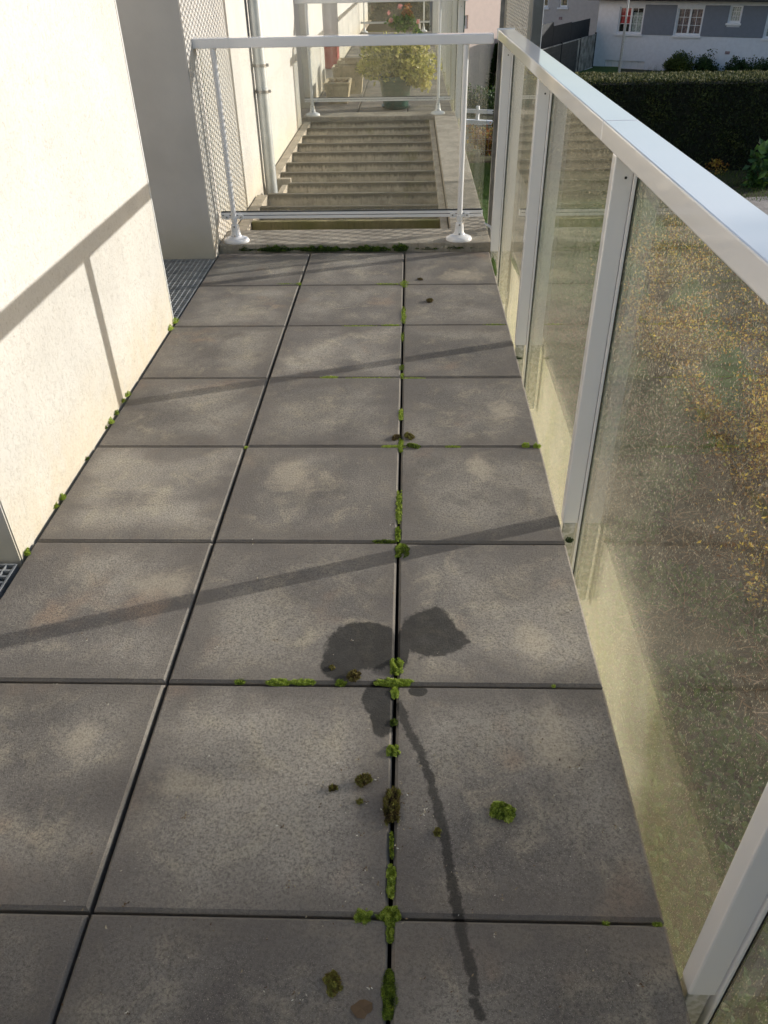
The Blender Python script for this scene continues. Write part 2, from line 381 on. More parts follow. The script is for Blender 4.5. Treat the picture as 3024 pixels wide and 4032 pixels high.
def moss_quads(rg, cx, cy_, z, lx, ly, h, n, rot=0, bl=.006, tone=(0, 1)):
    out = []; h = h*.55; bl = bl*.85; lx *= .92; ly *= .92; n = int(n*1.7)
    c_, s_ = math.cos(rot), math.sin(rot); off = Vector((rg.random()*50, rg.random()*50, 0))
    for _ in range(n):
        while True:
            a, b = rg.uniform(-1, 1), rg.uniform(-1, 1)
            k = noise.noise(Vector((a*1.8*max(1, lx/ly*.5), b*1.8*max(1, ly/lx*.5), 0))+off)
            rr = a*a*a*a+b*b if lx > ly else a*a+b*b*b*b
            if rr < .75+.9*k: break
        e = max(0., 1-(a*a+b*b)*.8); hh = h*(.25+.75*e)*(1+.9*k)
        x, y = a*lx, b*ly
        p = Vector((cx+x*c_-y*s_, cy_+x*s_+y*c_, z+max(hh, .001)*rg.uniform(.55, 1.)))
        d = (Vector((a*.9, b*.9, 1.0))+rvec(rg)*.9).normalized()
        t = min(1, max(0, .42+.7*k+rg.uniform(-.5, .5))); t = tone[0]+(tone[1]-tone[0])*t
        out.append((blade(p-d*bl*.5, d, bl*rg.uniform(.7, 1.4), bl*.22, rg), t))
    # dense low body under the blades
    NR, NA = 4, 14
    ring = [[(cx+(math.cos(t_)*lx*r_)*c_-(math.sin(t_)*ly*r_)*s_, cy_+(math.cos(t_)*lx*r_)*s_+(math.sin(t_)*ly*r_)*c_, z+h*.40*(1-r_*r_)-.002)
             for t_ in [2*math.pi*i/NA for i in range(NA)]] for r_ in [j/NR*.82 for j in range(NR+1)]]
    for j in range(NR):
        for i in range(NA):
            q = [ring[j][i], ring[j+1][i], ring[j+1][(i+1) % NA], ring[j][(i+1) % NA]]
            if j == 0: q = q[1:3]+[q[0]]
            out.append((q, tone[0]+.15))
    return out

def foliage(rg, c, rad, n, L, W, clumps=14, fill=.5, tone=(0, 1), droop=0.0, flat=0.0):
    """leaves gathered in clumps through an ellipsoid"""
    c = Vector(c); out = []; cl = []
    for _ in range(clumps):
        v = rvec(rg)*(rg.uniform(fill, 1)**.6); cl.append((Vector((v.x*rad[0], v.y*rad[1], v.z*rad[2])), rg.uniform(.25, .55), rg.uniform(-.25, .25)))
    for _ in range(n):
        q, r_, tt = rg.choice(cl)
        v = rvec(rg)*rg.random()**.4*r_
        p = c+q*.82+Vector((v.x*rad[0], v.y*rad[1], v.z*rad[2]))
        d = (rvec(rg)+Vector((0, 0, .3-droop))).normalized(); nn = (rvec(rg)+Vector((0, 0, .8))).normalized()
        t = min(1, max(0, .5+tt+rg.uniform(-.35, .35)))
        s_ = rg.uniform(.6, 1.3)
        out.append((leaf(p, d, nn, L*s_, W*s_), tone[0]+(tone[1]-tone[0])*t))
    return out

# ================================================================ SETTING
XL, XR = -.596, 1.137        # wall face, outer edge of the slabs
# ground: falls away beyond the hedge
def ground_z(x, y):
    z = -2.62
    if y > 20: z -= min(1.0, (y-20)/22)*.62
    if y > 20 and x < 6: z -= min(1, (y-20)/6)*min(1., (6-x)/3)*.3
    return z
def grass_mat(name, a, b, c_):
    m = NT(name); p = m.pos()
    cc = m.mix(m.ramp(m.noise(p, 1.2, 6, .65), .35, .65), a, b)
    cc = m.mix(m.ramp(m.noise(p, 14, 5, .7), .45, .7, 0, .7), cc, c_)
    m.base(cc); m.rough(.95); m.bump(m.noise(p, 25, 5, .8), .9, .06); return m.m
MAT['ground'] = grass_mat('garden_ground', (.075, .060, .040), (.060, .085, .022), (.11, .085, .055))
MAT['lawn'] = grass_mat('lawn_green', (.05, .11, .014), (.075, .15, .02), (.04, .075, .012))
MAT['soil'] = grass_mat('dry_soil', (.085, .066, .048), (.12, .095, .065), (.05, .042, .03))
b = MB(); bm = b.bm
xs = [-300, -120, -60, -30, -12, -5, 0, 1.5, 3, 4.5, 6, 8, 10, 13, 17, 22, 30, 45, 80, 150, 300]
ys = [-200, -80, -30, -12, -4, 0, 4, 8, 12, 16, 20, 23, 26, 30, 34, 38, 42, 48, 56, 80, 150, 400]
gv = [[bm.verts.new((x, y, ground_z(x, y))) for x in xs] for y in ys]
for j in range(len(ys)-1):
    for i in range(len(xs)-1): bm.faces.new((gv[j][i], gv[j][i+1], gv[j+1][i+1], gv[j+1][i]))
b.build('ground', MAT['ground'], kind='structure')
def sheet(name, mat, pts, lift, **kw):
    b = MB(); b.quad(*[(x, y, ground_z(x, y)+lift) for x, y in pts]); return b.build(name, mat, **kw)
b = MB(); N = 10
for i in range(N):
    y0, y1 = 6+i*1.35, 6+(i+1)*1.35
    b.quad((1.3, y0, -2.612), (4.6+.12*i, y0, -2.612), (4.6+.12*(i+1), y1, -2.612), (1.3, y1, -2.612))
b.build('lawn', MAT['lawn'], kind='structure')
sheet('bank', MAT['soil'], [(1.3, -3), (6.2, -3), (5.6, 9.5), (1.3, 6.0)], .004, kind='structure')
MAT['gravel'] = concrete('gravel', (.42, .38, .35))
sheet('gravel_path', MAT['gravel'], [(6.4, 8), (14, 5), (16, 17.3), (7.0, 15.9)], .012, kind='structure')
MAT['asphalt'] = plain('asphalt', (.055, .058, .062), .85, bump=.3)
b = MB(); b.quad((-12, 22.3, -2.99), (5.5, 21.2, -2.84), (5.9, 24.6, -2.95), (-12, 26.4, -3.1)); b.build('road', MAT['asphalt'], kind='structure')
MAT['yellow_line'] = plain('yellow_paint', (.45, .33, .06), .7)

# ---------------------------------------------------------------- terraces
def terrace_mesh(name, y0, rows, mat, xsplit=((XL+.010, -.0038), (.0038, .5962), (.6038, XR)), first=None):
    b = MB(); rg = random.Random(len(name))
    for k in range(rows):
        for ci, (xa, xb) in enumerate(xsplit):
            ya, yb = y0+k*.6+.0035, y0+(k+1)*.6-.0035
            dz = rg.uniform(-.0015, .0015)
            t = bmesh.new(); v = []
            cs = [(xa+rg.uniform(0, .002), ya), (xb-rg.uniform(0, .002), ya), (xb, yb), (xa, yb)]
            ch = .0070
            lo = [t.verts.new((x, y, -.05)) for x, y in cs]; mi_ = [t.verts.new((x, y, -.0075+dz)) for x, y in cs]
            cx, cy_ = (xa+xb)/2, (ya+yb)/2
            tp = [t.verts.new((x+(ch if x < cx else -ch), y+(ch if y < cy_ else -ch), dz)) for x, y in cs]
            for A_, B_ in ((lo, mi_), (mi_, tp)):
                for i in range(4): t.faces.new((A_[i], A_[(i+1) % 4], B_[(i+1) % 4], B_[i]))
            t.faces.new(tp)
            me = bpy.data.meshes.new('t'); t.to_mesh(me); t.free(); b.bm.from_mesh(me); bpy.data.meshes.remove(me)
    return b.build(name, mat, kind='structure')
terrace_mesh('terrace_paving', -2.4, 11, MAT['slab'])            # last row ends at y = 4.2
terrace_mesh('far_terrace_paving', 9.32, 20, MAT['slab_far'])
b = MB(); b.box(XL, XR-.012, -3, 4.25, -.30, -.052)
b.build('terrace_deck', MAT['dark'], kind='structure')
b = MB(); b.box(XL, XR-.012, 9.30, 21.4, -.30, -.052)
b.build('far_terrace_deck', MAT['dark'], kind='structure')

# curbs, parapet, fascia
def curb(y0, y1, label, name='concrete_curb'):
    b = MB(); b.bbox(XL+.002, XR+.012, y0, y1, -.28, .042, .006)
    return b.build(name, MAT['conc'], label=label, cat='curb')
MAT_F = MAT['fascia']
b = MB(); b.box(XR-.009, XR-.003, -3, 4.25, -2.6, -.055); b.build('fascia', MAT_F, None, label='cream painted concrete edge with green algae below the near paving, behind the side glass', cat='fascia')
b = MB(); b.box(XR-.009, XR-.003, 9.3, 21.4, -2.9, -.055); b.build('fascia', MAT_F, None, label='cream painted concrete edge under the far terrace', cat='fascia')
curb(4.243, 4.565, 'mossy concrete curb under the near end railing')
curb(9.02, 9.31, 'concrete curb under the far railing past the slats')
b = MB(); b.bbox(.905, XR+.012, 4.569, 9.016, -.34, .040, .006)
b.build('parapet', MAT['conc'], None, label='flat concrete parapet strip with white lichen right of the slats', cat='parapet')

# slatted cover over the opening between the two terraces
def slat_cover(y_list, y0, y1, label):
    t = thing('slat_cover', label, 'slats', (0, (y0+y1)/2, 0))
    def L(y): return y-(y0+y1)/2
    fr = [(XL+.012, -.500, y0, y0+1.125)] + ([(XL+.012, -.500, 6.28, y1), (-.43, -.385, 5.735, 6.02), (XL+.012, -.385, 6.225, 6.275)] if y1-y0 > 4.2 else [(XL+.012, -.5, y0+1.13, y1)])
    for x0_, x1_, ya_, yb_ in fr:
        b = MB(); b.bbox(x0_, x1_, L(ya_), L(yb_), -.2, -.002, .003); b.build('frame', MAT['frame_conc'], t)
    b = MB(); b.bbox(.848, .898, L(y0), L(y1), -.2, .0, .003); b.build('frame', MAT['frame_conc'], t)
    for i, y in enumerate(y_list):
        xl = -.497 if not (5.9 < y < 6.3) else -.38
        b = MB(); b.bbox(xl, .845, L(y), L(y)+.042, -.19, .004, .004)
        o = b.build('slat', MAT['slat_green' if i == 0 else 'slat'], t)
        if i == 0: o['label'] = 'green algae-stained first slat below the bottom rail'
    return t
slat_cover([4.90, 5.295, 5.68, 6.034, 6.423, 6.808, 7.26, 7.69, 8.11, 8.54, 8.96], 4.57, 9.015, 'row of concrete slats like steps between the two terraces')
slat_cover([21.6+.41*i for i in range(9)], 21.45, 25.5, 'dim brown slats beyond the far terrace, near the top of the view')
b = MB(); b.box(XL, 1.13, 4.26, 9.3, -1.6, -1.5); b.build('under_slat_floor', MAT['dark'], kind='structure')
for y0, y1 in ((4.245, 4.3), (9.25, 9.29)):
    b = MB(); b.box(XL, 1.13, y0, y1, -1.5, -.285); b.build('underside_wall', MAT['dark'], kind='structure')
b = MB(); b.box(1.09, 1.145, 4.3, 9.25, -2.7, -.35); b.build('outer_underwall', MAT['smooth'], kind='structure')

# ---------------------------------------------------------------- our building along the left
bl = thing('apartment_building', 'cream rendered facade running along the left of the terrace with door recesses', 'building', (XL, 2, 0))
def wl(v): return v - 2
RX = -1.55-XL
def wallbox(ya, yb):
    b = MB(); b.box(-5, 0, wl(ya), wl(yb), -.06, 3.2); return b
# rendered piers and the recess returns
wallbox(-3.0, .05).build('wall_pier', MAT['render'], bl)
wallbox(1.11, 3.05).build('wall_pier', MAT['render'], bl)
b = MB(); b.box(-5, 0, wl(4.125), wl(8.90), -2.7, 3.2); b.build('wall_pier', MAT['render'], bl)
wallbox(9.98, 12.0).build('wall_pier', MAT['render'], bl)
wallbox(14.7, 21.4).build('wall_pier', MAT['render'], bl)
b = MB(); b.box(-5, 0, wl(21.4), wl(25.6), -2.7, 3.2); b.build('wall_pier', MAT['render'], bl)
# smooth shaded returns (a thin coat on the faces that look towards the camera)
for ya in (1.11, 4.125, 9.98, 14.7):
    b = MB(); b.box(-1.2, -.004, wl(ya)-.006, wl(ya)-.001, -.05, 3.2); b.build('recess_return', MAT['smooth'], bl)
b = MB(); b.bbox(-.012, .003, wl(3.05)+.001, wl(3.05)+.012, 0, 3.2, .002); b.build('corner_bead', MAT['alu_old'], bl)
for ya, yb in ((.055, 1.10), (3.055, 4.115), (8.905, 9.97), (12.005, 14.69)):
    b = MB(); b.box(-1.4, -1.3, wl(ya), wl(yb), -.06, 3.2); b.build('recess_wall', MAT['smooth'], bl)
    f = MB(); w0, w1 = ya+(yb-ya)*.12, yb-(yb-ya)*.12
    f.bbox(-1.298, -1.27, wl(w0), wl(w1), 0, 2.15, .004); d = f.build('door', MAT['alu_old'], bl)
    h_ = MB(); h_.tube([(-1.268, wl(w0)+.08, 1.0), (-1.22, wl(w0)+.08, 1.0), (-1.22, wl(w0)+.2, 1.0)], .009); h_.build('handle', MAT['screw'], d)
# slab recess floors in the far bays
for ya, yb in ((8.905, 9.97), (12.005, 14.69)):
    b = MB(); b.box(-1.3, .005, wl(ya), wl(yb), -.06, -.006); b.build('recess_floor', MAT['slab_far'], bl)

# ---------------------------------------------------------------- steel gratings in the door recesses
def grating(x0, x1, y0, y1, label, p=.028, z=-.004):
    t = thing('floor_grating', label, 'grating', ((x0+x1)/2, (y0+y1)/2, z))
    cx, cy_ = (x0+x1)/2, (y0+y1)/2; b = MB()
    n = int((x1-x0)/p)
    for i in range(n+1):
        x = x0+(x1-x0)*i/n-cx; b.box(x-.0016, x+.0016, y0-cy_, y1-cy_, -.026, 0)
    n = int((y1-y0)/p)
    for i in range(n+1):
        y = y0+(y1-y0)*i/n-cy_; b.box(x0-cx, x1-cx, y-.0032, y+.0032, -.012, -.0006)
    b.build('bars', MAT['galv'], t)
    for xx in (x0-cx-.006, x1-cx+.002):
        f = MB(); f.box(xx, xx+.004, y0-cy_, y1-cy_, -.03, .001); f.build('frame', MAT['galv'], t)
    return t
grating(-1.29, XL-.004, 3.06, 4.10, 'galvanised grating set in the floor beside the end railing')
grating(-1.29, XL-.012, .06, 1.085, 'galvanised grating at the lower left corner by the wall end')
for y0, y1 in ((3.0, 4.2), (-3, 1.11)):
    b = MB(); b.box(-1.35, XL-.001, y0, y1, -.34, -.30); b.build('drain_pit', MAT['dark'], kind='structure')

# ---------------------------------------------------------------- downpipe
t = thing('downpipe', 'grey zinc downpipe standing on the slats against the left wall', 'downpipe', (-.536, 6.12, 0))
b = MB(); b.lathe([(.048, -.18), (.048, .66), (.0500, .662), (.0500, .70), (.048, .702), (.048, .84), (.0500, .842), (.0500, .88), (.048, .882), (.048, 3.1)], n=28); b.build('pipe', MAT['zinc'], t, smooth=True)
for z in (.845, .665):
    b = MB(); b.lathe([(.0485, 0), (.054, 0), (.054, .020), (.0485, .020)], (0, 0, z), 28, cap=False)
    b.bbox(.048, .068, -.012, .012, z, z+.020, .002); b.bbox(-.062, -.05, -.012, .012, z, z+.02, .002)
    b.tube([(.058, -.02, z+.01), (.058, .02, z+.01)], .004); b.build('collar', MAT['screw'], t, smooth=True)

# ---------------------------------------------------------------- railings
def add_glass(b, x0, x1, y0, y1, z0, z1, axis):
    """box whose two broad faces are glass and the rims dark green"""
    v = [b.bm.verts.new((x, y, z)) for z in (z0, z1) for y in (y0, y1) for x in (x0, x1)]
    fs = ((0, 2, 3, 1), (4, 5, 7, 6), (0, 1, 5, 4), (1, 3, 7, 5), (3, 2, 6, 7), (2, 0, 4, 6))
    for i, f in enumerate(fs):
        broad = i in ((3, 5) if axis == 'x' else (2, 4))
        b.bm.faces.new([v[k] for k in f]).material_index = 0 if broad else 1

def end_rail(Y, z0, label, facing=-1, mat='alu', x0=-.600, x1=1.094):
    t = thing('end_railing', label, 'railing', (0, Y, z0)); s = facing
    zt = 1.172-z0
    b = MB(); b.bbox(x0, x1, -.045, .045, zt-.050, zt, .004); tr = b.build('top_rail', MAT[mat], t)
    for x in (x0, x1):
        b = MB(); b.bbox(x-.006 if x < 0 else x, x if x < 0 else x+.006, -.043, .043, zt-.048, zt-.002, .002)
        b.build('end_cap', MAT['alu_old'], tr)
    g = MB(); gy = -s*.012+.0
    add_glass(g, x0+.022, x1-.004, gy+.004, gy+.014, .205-z0, zt-.045, 'y')
    g.build('glass_panel', [MAT['glass_end'], MAT['glass_edge']], t)
    b = MB(); b.bbox(x0+.024, x1, gy-.004, gy+.022, .178-z0, .213-z0, .002)
    b.bbox(x0+.024, x1, gy-.008, gy-.0035, .176-z0, .194-z0, .001); b.bbox(x0+.024, x1, gy-.008, gy-.0035, .198-z0, .214-z0, .001)
    bt = b.build('bottom_rail', MAT[mat], t)
    b = MB(); b.box(x0+.028, x1-.004, gy+.000, gy+.018, .214-z0, .219-z0); b.build('seal', MAT['seal'], bt)
    b = MB(); b.box(x0+.030, x1-.01, gy-.0044, gy-.0038, .193-z0, .198-z0); b.build('groove', MAT['seal'], bt)
    for x in (-.488, .948):
        p = MB(); yy = s*.026
        p.lathe([(.0165, .085), (.0165, zt-.052)], (x, yy, 0), 20)
        po = p.build('post', MAT[mat], t, smooth=True)
        c = MB(); c.lathe([(.0166, .118), (.0195, .120), (.0195, .150), (.0166, .152)], (x, yy, 0), 20, sx=1.0); 
        c.lathe([(.083, .0), (.084, .010), (.077, .021), (.058, .029), (.038, .036), (.030, .050), (.0275, .080), (.0245, .103), (.0225, .108), (.0175, .110)], (x, yy, 0), 36, sy=.78)
        c.build('foot_cover', MAT[mat], po, smooth=True)
        for dz, rr in ((.044, .036), (.098, .026)):
            c = MB(); c.bbox(x-.0055, x+.0055, yy+s*rr-.004, yy+s*rr+.004, dz-.005, dz+.005, .003); c.build('screw', MAT['screw'], po)
        for dx in (-.045, .045):
            k = MB(); k.bbox(x+dx-.016, x+dx+.016, yy-.004, yy+.012 if s < 0 else yy+.004, .180-z0, .209-z0, .002)
            ko = k.build('clamp', MAT[mat], bt); k = MB(); k.bbox(x+dx-.005, x+dx+.005, yy-.007, yy-.003, .189-z0, .199-z0, .002); k.build('screw', MAT['screw'], ko)
    return t
end_rail(4.335, .042, 'near glass end railing with white top rail on two domed feet', -1)
end_rail(9.15, .042, 'second glass railing on the far side of the slats', -1, 'alu_old')
end_rail(21.3, .0, 'third glass railing at the far end of the far terrace', -1, 'alu_old')

XG = 1.214
def side_rail(posts, ya, yb, seams, label, mat='alu', foot=True):
    t = thing('side_railing', label, 'railing', (1.17, (ya+yb)/2, 0)); my = (ya+yb)/2; ox = 1.17
    cuts = [ya]+seams+[yb]
    for a, b_ in zip(cuts, cuts[1:]):
        b = MB(); b.bbox(1.142-ox, 1.236-ox, a-my+.0018, b_-my-.0018, 1.126, 1.176, .004); b.build('top_rail', MAT[mat], t)
    b = MB(); b.bbox(1.138-ox, 1.240-ox, yb-my+.0005, yb-my+.008, 1.122, 1.180, .002); b.build('end_cap', MAT['alu_old'], t)
    for y in posts:
        b = MB(); b.bbox(1.146-ox, 1.197-ox, y-my-.02, y-my+.02, -.012, 1.125, .004); po = b.build('post', MAT[mat], t)
        b = MB(); b.bbox(1.175-ox, 1.181-ox, y-my-.0225, y-my-.0195, 1.070, 1.076, .001); b.build('rivet', MAT['seal'], po)
        b = MB(); b.bbox(1.150-ox, 1.193-ox, y-my-.014, y-my+.020, -.36, -.016, .003); b.build('foot_bracket', MAT['alu_foot'], po)
        b = MB(); b.bbox(1.1975-ox, 1.207-ox, y-my-.024, y-my+.024, -.30, 1.12, .003); b.build('glazing_strip', MAT[mat], po)
        b = MB(); b.box(1.2075-ox, 1.2095-ox, y-my-.024, y-my-.004, -.30, 1.12); b.build('gasket', MAT['seal'], po)
    ps = [ya]+list(posts)+[yb]
    ps = sorted(set(round(v, 3) for v in ps))
    for a, b_ in zip(ps, ps[1:]):
        if b_-a < .25: continue
        g = MB(); add_glass(g, XG-ox-.004, XG-ox+.005, a-my+.011, b_-my-.011, -.5, 1.127, 'x')
        g.build('glass_panel', [MAT['glass'], MAT['glass_edge']], t)
    return t
side_rail([-1.53, -.105, 1.34, 2.785, 4.245], -3.0, 4.53, [1.495], 'long white side railing with dirty glass panels right of the near paving')
side_rail([9.15, 10.6, 12.05, 13.5, 14.95, 16.4, 17.85, 19.3, 20.75], 8.95, 21.4, [15.0], 'far side railing with glass along the far terrace', 'alu_old')
# slim handle bar fixed between the parapet and the last side post
t = thing('steel_bracket', 'small galvanised bracket between parapet end and last side post', 'bracket', (1.16, 4.42, .0))
b = MB(); b.tube([(-.03, .12, .075), (.005, .03, .075), (.006, .0, .07), (.006, -.01, -.12)], .009, 10); b.build('bar', MAT['galv'], t, smooth=True)

# ---------------------------------------------------------------- perforated privacy screen
def expanded_mesh(x, y0, y1, z0, z1, py=.080, pz=.0375, mat=None, parent=None):
    bm = bmesh.new(); ny = int((y1-y0)/py); nz = int((z1-z0)/(pz/2)); py = (y1-y0)/ny; hz = (z1-z0)/nz; pz = 2*hz
    def V(y, z, dx=0.): return bm.verts.new((x+dx, y, z))
    for j in range(1, nz):
        for i in range(ny + (0 if j % 2 else 1)):
            yc = y0+(i+(.5 if j % 2 else 0.))*py; zc = z0+j*hz
            o = [(py/2, 0), (py/4, pz/4), (0, pz/2), (-py/4, pz/4), (-py/2, 0), (-py/4, -pz/4), (0, -pz/2), (py/4, -pz/4)]
            n_ = [(py*.32, 0), (py*.195, pz*.20), (0, pz*.31), (-py*.195, pz*.20), (-py*.32, 0), (-py*.195, -pz*.20), (0, -pz*.31), (py*.195, -pz*.20)]
            cl = lambda a: min(max(a, y0), y1)
            vo = [V(cl(yc+a), zc+c) for a, c in o]; vi = [V(cl(yc+a), zc+c, .0035 if c < 0 else -.0035 if c > 0 else 0) for a, c in n_]
            for k in range(8): bm.faces.new((vo[k], vo[(k+1) % 8], vi[(k+1) % 8], vi[k]))
    bmesh.ops.remove_doubles(bm, verts=list(bm.verts), dist=1e-5)
    me = bpy.data.meshes.new('mesh_panel'); bm.to_mesh(me); bm.free(); me.materials.append(mat)
    o = bpy.data.objects.new('mesh_panel', me); link(o, parent)
    so_ = o.modifiers.new('thickness', 'SOLIDIFY'); so_.thickness = .0015
    return o
SX = 1.335
t = thing('privacy_screen', 'tall perforated metal screen in a frame beyond the end of the side railing', 'screen', (SX, 5.3, -.6))
expanded_mesh(0, -.68, .66, .0, 3.3, mat=MAT['mesh'], parent=t)
MAT['smoke'] = plain('brushed_grey_metal', (.20, .21, .225), .30, .6, .25, 9)
b = MB(); b.bbox(.006, .066, -.71, -.685, -.2, 3.35, .003); po = b.build('post', MAT['smoke'], t)
b = MB(); b.box(.0665, .0705, -.712, -.68, -.2, 3.35); b.build('edge_strip', MAT['alu'], po)
b = MB(); b.bbox(-.045, .0, .685, .71, -.2, 3.35, .003); b.build('post', MAT['smoke'], t)
for q_ in ((-.69, -.681, 0, 3.35), (.662, .684, 0, 3.35), (-.68, .66, 3.31, 3.35)):
    b = MB(); b.box(-.014, .012, *q_); b.build('frame', MAT['mesh'], t)

# ================================================================ MOSS
rg = random.Random(7)
def strip(px0, py0, px1, py1, wid, n, h=.010, z=-.001, tone=(0, 1), bl=.006):
    a, c = at(px0, py0), at(px1, py1); m_ = (a+c)/2; L_ = (c-a).length/2; rot = math.atan2(c.y-a.y, c.x-a.x)
    return moss_quads(rg, m_.x, m_.y, z, max(L_, wid), wid, h, n, rot, bl, tone)
J = []
# along the right joint, from near to far
for (y0, y1, x0, x1, wd, n, h, tn) in [
    (2212, 2085, 838, 842, .020, 2600, .012, (.0, .75)), (2040, 1995, 842, 843, .009, 500, .010, (.3, 1)), (1996, 1962, 843, 844, .024, 900, .017, (.25, 1)),
    (1945, 1860, 844, 846, .011, 1100, .010, (.35, 1)), (1860, 1790, 846, 846, .005, 420, .005, (.1, .8)),
    (1635, 1608, 849, 849, .019, 520, .017, (.25, 1)), (1567, 1553, 851, 851, .011, 200, .012, (.0, .35)), (1510, 1480, 853, 853, .012, 520, .010, (.5, 1)),
    (1462, 1420, 857, 856, .022, 900, .028, (.2, .9)), (1207, 1172, 866, 868, .030, 900, .012, (.1, .85)), (1172, 1135, 859, 860, .012, 500, .012, (.2, .8)),
    (1135, 1055, 861, 863, .014, 800, .013, (.3, 1)), (980, 945, 866, 867, .014, 300, .013, (.4, 1)), (910, 880, 866, 866, .013, 260, .013, (.4, 1)),
    (800, 788, 868, 868, .017, 120, .016, (.1, .6)), (815, 805, 870, 870, .012, 90, .008, (.5, 1)), (738, 716, 870, 870, .012, 120, .008, (.2, .8)),
    (702, 660, 872, 873, .017, 320, .016, (.3, .9)), (622, 604, 873, 873, .03, 200, .018, (.25, .8))]:
    J += strip(x0, y0, x1, y1, wd, n, h, -.003, tn)
# across the rows
for (x0, x1, y, wd, n, h, tn) in [
    (762, 806, 1980, .018, 800, .018, (.35, 1)), (806, 870, 1979, .007, 300, .006, (.3, 1)), (1408, 1432, 1996, .006, 120, .006, (.3, 1)), (1300, 1318, 1994, .005, 60, .005, (.3, 1)),
    (505, 532, 1472, .012, 220, .010, (.2, .8)), (570, 632, 1474, .014, 600, .014, (.45, 1)), (620, 688, 1473, .012, 560, .012, (.45, 1)), (722, 752, 1475, .014, 330, .014, (.3, .9)),
    (800, 898, 1474, .017, 1100, .014, (.4, 1)), (800, 862, 1169, .012, 360, .010, (0, .55)), (818, 880, 965, .014, 420, .010, (.55, 1)), (958, 1000, 965, .010, 150, .010, (.3, .9)),
    (1125, 1146, 963, .017, 220, .026, (.55, .8)), (1150, 1170, 965, .017, 220, .026, (.55, .8)), (526, 536, 966, .010, 60, .008, (.5, 1)),
    (688, 735, 815, .014, 240, .012, (.5, 1)), (735, 860, 816, .008, 300, .006, (.4, 1)), (860, 925, 816, .008, 160, .006, (.5, 1)), (735, 820, 703, .007, 130, .005, (.5, 1)),
    (820, 868, 702, .012, 160, .009, (.4, .9)), (1040, 1095, 700, .009, 120, .006, (.5, 1)), (592, 645, 613, .013, 190, .008, (.3, .9)), (640, 652, 613, .02, 80, .014, (.3, .8)),
    (805, 868, 613, .014, 240, .009, (.4, 1)), (1192, 1200, 1481, .006, 40, .004, (.5, 1))]:
    J += strip(x0, y, x1, y, wd, n, h, -.003, tn)
leaves_obj('joint_moss', MAT['moss'], J, kind='stuff', label='bright green moss growing in the joints between the slabs', cat='moss')
J = []
for (x0, x1, y, wd, n, h) in [(500, 560, 541, .022, 500, .035), (552, 640, 542, .030, 900, .04), (630, 760, 542, .026, 1200, .036), (740, 850, 542, .026, 1000, .036),
                              (845, 885, 541, .040, 520, .052), (885, 960, 538, .016, 400, .026), (955, 1010, 537, .022, 420, .034), (1005, 1058, 536, .024, 420, .036), (470, 510, 541, .014, 160, .02)]:
    J += strip(x0, y, x1, y, wd*1.25, int(n*2), h*1.45, 0., (.0, 1), .009)
leaves_obj('curb_moss', MAT['moss_dk'], J, kind='stuff', label='dark green line of moss along the foot of the end curb', cat='moss')
J = []
for (x0, y0, x1, y1, wd, n, h, tn) in [(371, 692, 380, 700, .030, 260, .04, (.55, .85)), (358, 706, 369, 716, .032, 320, .045, (.6, .9)), (262, 850, 278, 858, .026, 300, .04, (.5, .85)),
                                       (256, 862, 266, 872, .022, 240, .034, (.5, .8)), (240, 884, 256, 898, .017, 240, .022, (.1, .6)), (228, 900, 244, 918, .020, 300, .030, (.45, .85)), (222, 918, 230, 928, .014, 120, .02, (0, .5)),
                                       (122, 1066, 140, 1082, .018, 320, .026, (.4, .8)), (112, 1082, 124, 1100, .014, 240, .02, (.3, .8)), (50, 1186, 64, 1202, .016, 300, .024, (.4, .8)), (180, 985, 190, 995, .014, 90, .014, (0, .2))]:
    J += strip(x0, y0, x1, y1, wd, n, h, 0., tn)
leaves_obj('wall_foot_moss', MAT['moss'], J, kind='stuff', label='rounded green moss cushions along the foot of the rendered wall', cat='moss')
J = []
for (x0, y0, x1, y1, wd, n, h, z, tn) in [(1498, 2172, 1518, 2212, .035, 1400, .05, -.16, (.1, .8)), (1222, 1164, 1238, 1168, .014, 160, .02, -.005, (.0, .4)), (1110, 770, 1130, 774, .012, 60, .012, -.004, (0, .4)),
                                          (1063, 545, 1072, 600, .018, 220, .02, -.01, (.4, .9))]:
    J += strip(x0, y0, x1, y1, wd, n, h, z, tn)
leaves_obj('post_foot_moss', MAT['moss_dk'], J, kind='stuff', label='dark moss gathered at the feet of the side railing posts', cat='moss')

def tuft(px, py, r, h, n, mat, label, tone=(0, 1), bl=.008, ry=None, cat='moss tuft', rot=None):
    p = at(px, py); q = moss_quads(rg, 0, 0, 0, r, ry or r*.8, h, n, rg.random()*3 if rot is None else rot, bl, tone)
    o = leaves_obj('moss_tuft', MAT[mat], q, label=label, cat=cat, group='loose moss tufts on the slabs'); o.location = (p.x, p.y, .001); return o
tuft(1085, 1756, .031, .030, 900, 'moss', 'round bright green moss tuft alone on the right-hand slab', (.15, 1), .009)
tuft(785, 1688, .021, .024, 420, 'moss_br', 'brown and olive moss tuft left of the joint, larger of two side by side', (.2, 1), .010)
tuft(720, 1703, .012, .012, 120, 'moss_br', 'small flat brown moss scrap, smaller of two side by side', (.1, .9), .009)
tuft(777, 1732, .009, .010, 70, 'moss_br', 'tiny yellow-brown moss crumb below the olive tuft', (.5, 1), .008)
tuft(720, 2126, .024, .018, 520, 'moss_br', 'flat olive moss tuft on the bottommost middle slab', (.4, 1), .009, .018)
tuft(945, 1799, .011, .012, 110, 'moss_br', 'small golden moss scrap beside the dribble stain', (.4, 1), .008)
tuft(765, 1463, .022, .022, 360, 'moss_br', 'dead brown moss tuft beside the left wet patch', (0, .7), .010)
tuft(717, 1443, .009, .010, 60, 'moss_br', 'tiny brown moss crumb at the rim of the left wet patch', (.2, .8), .008)
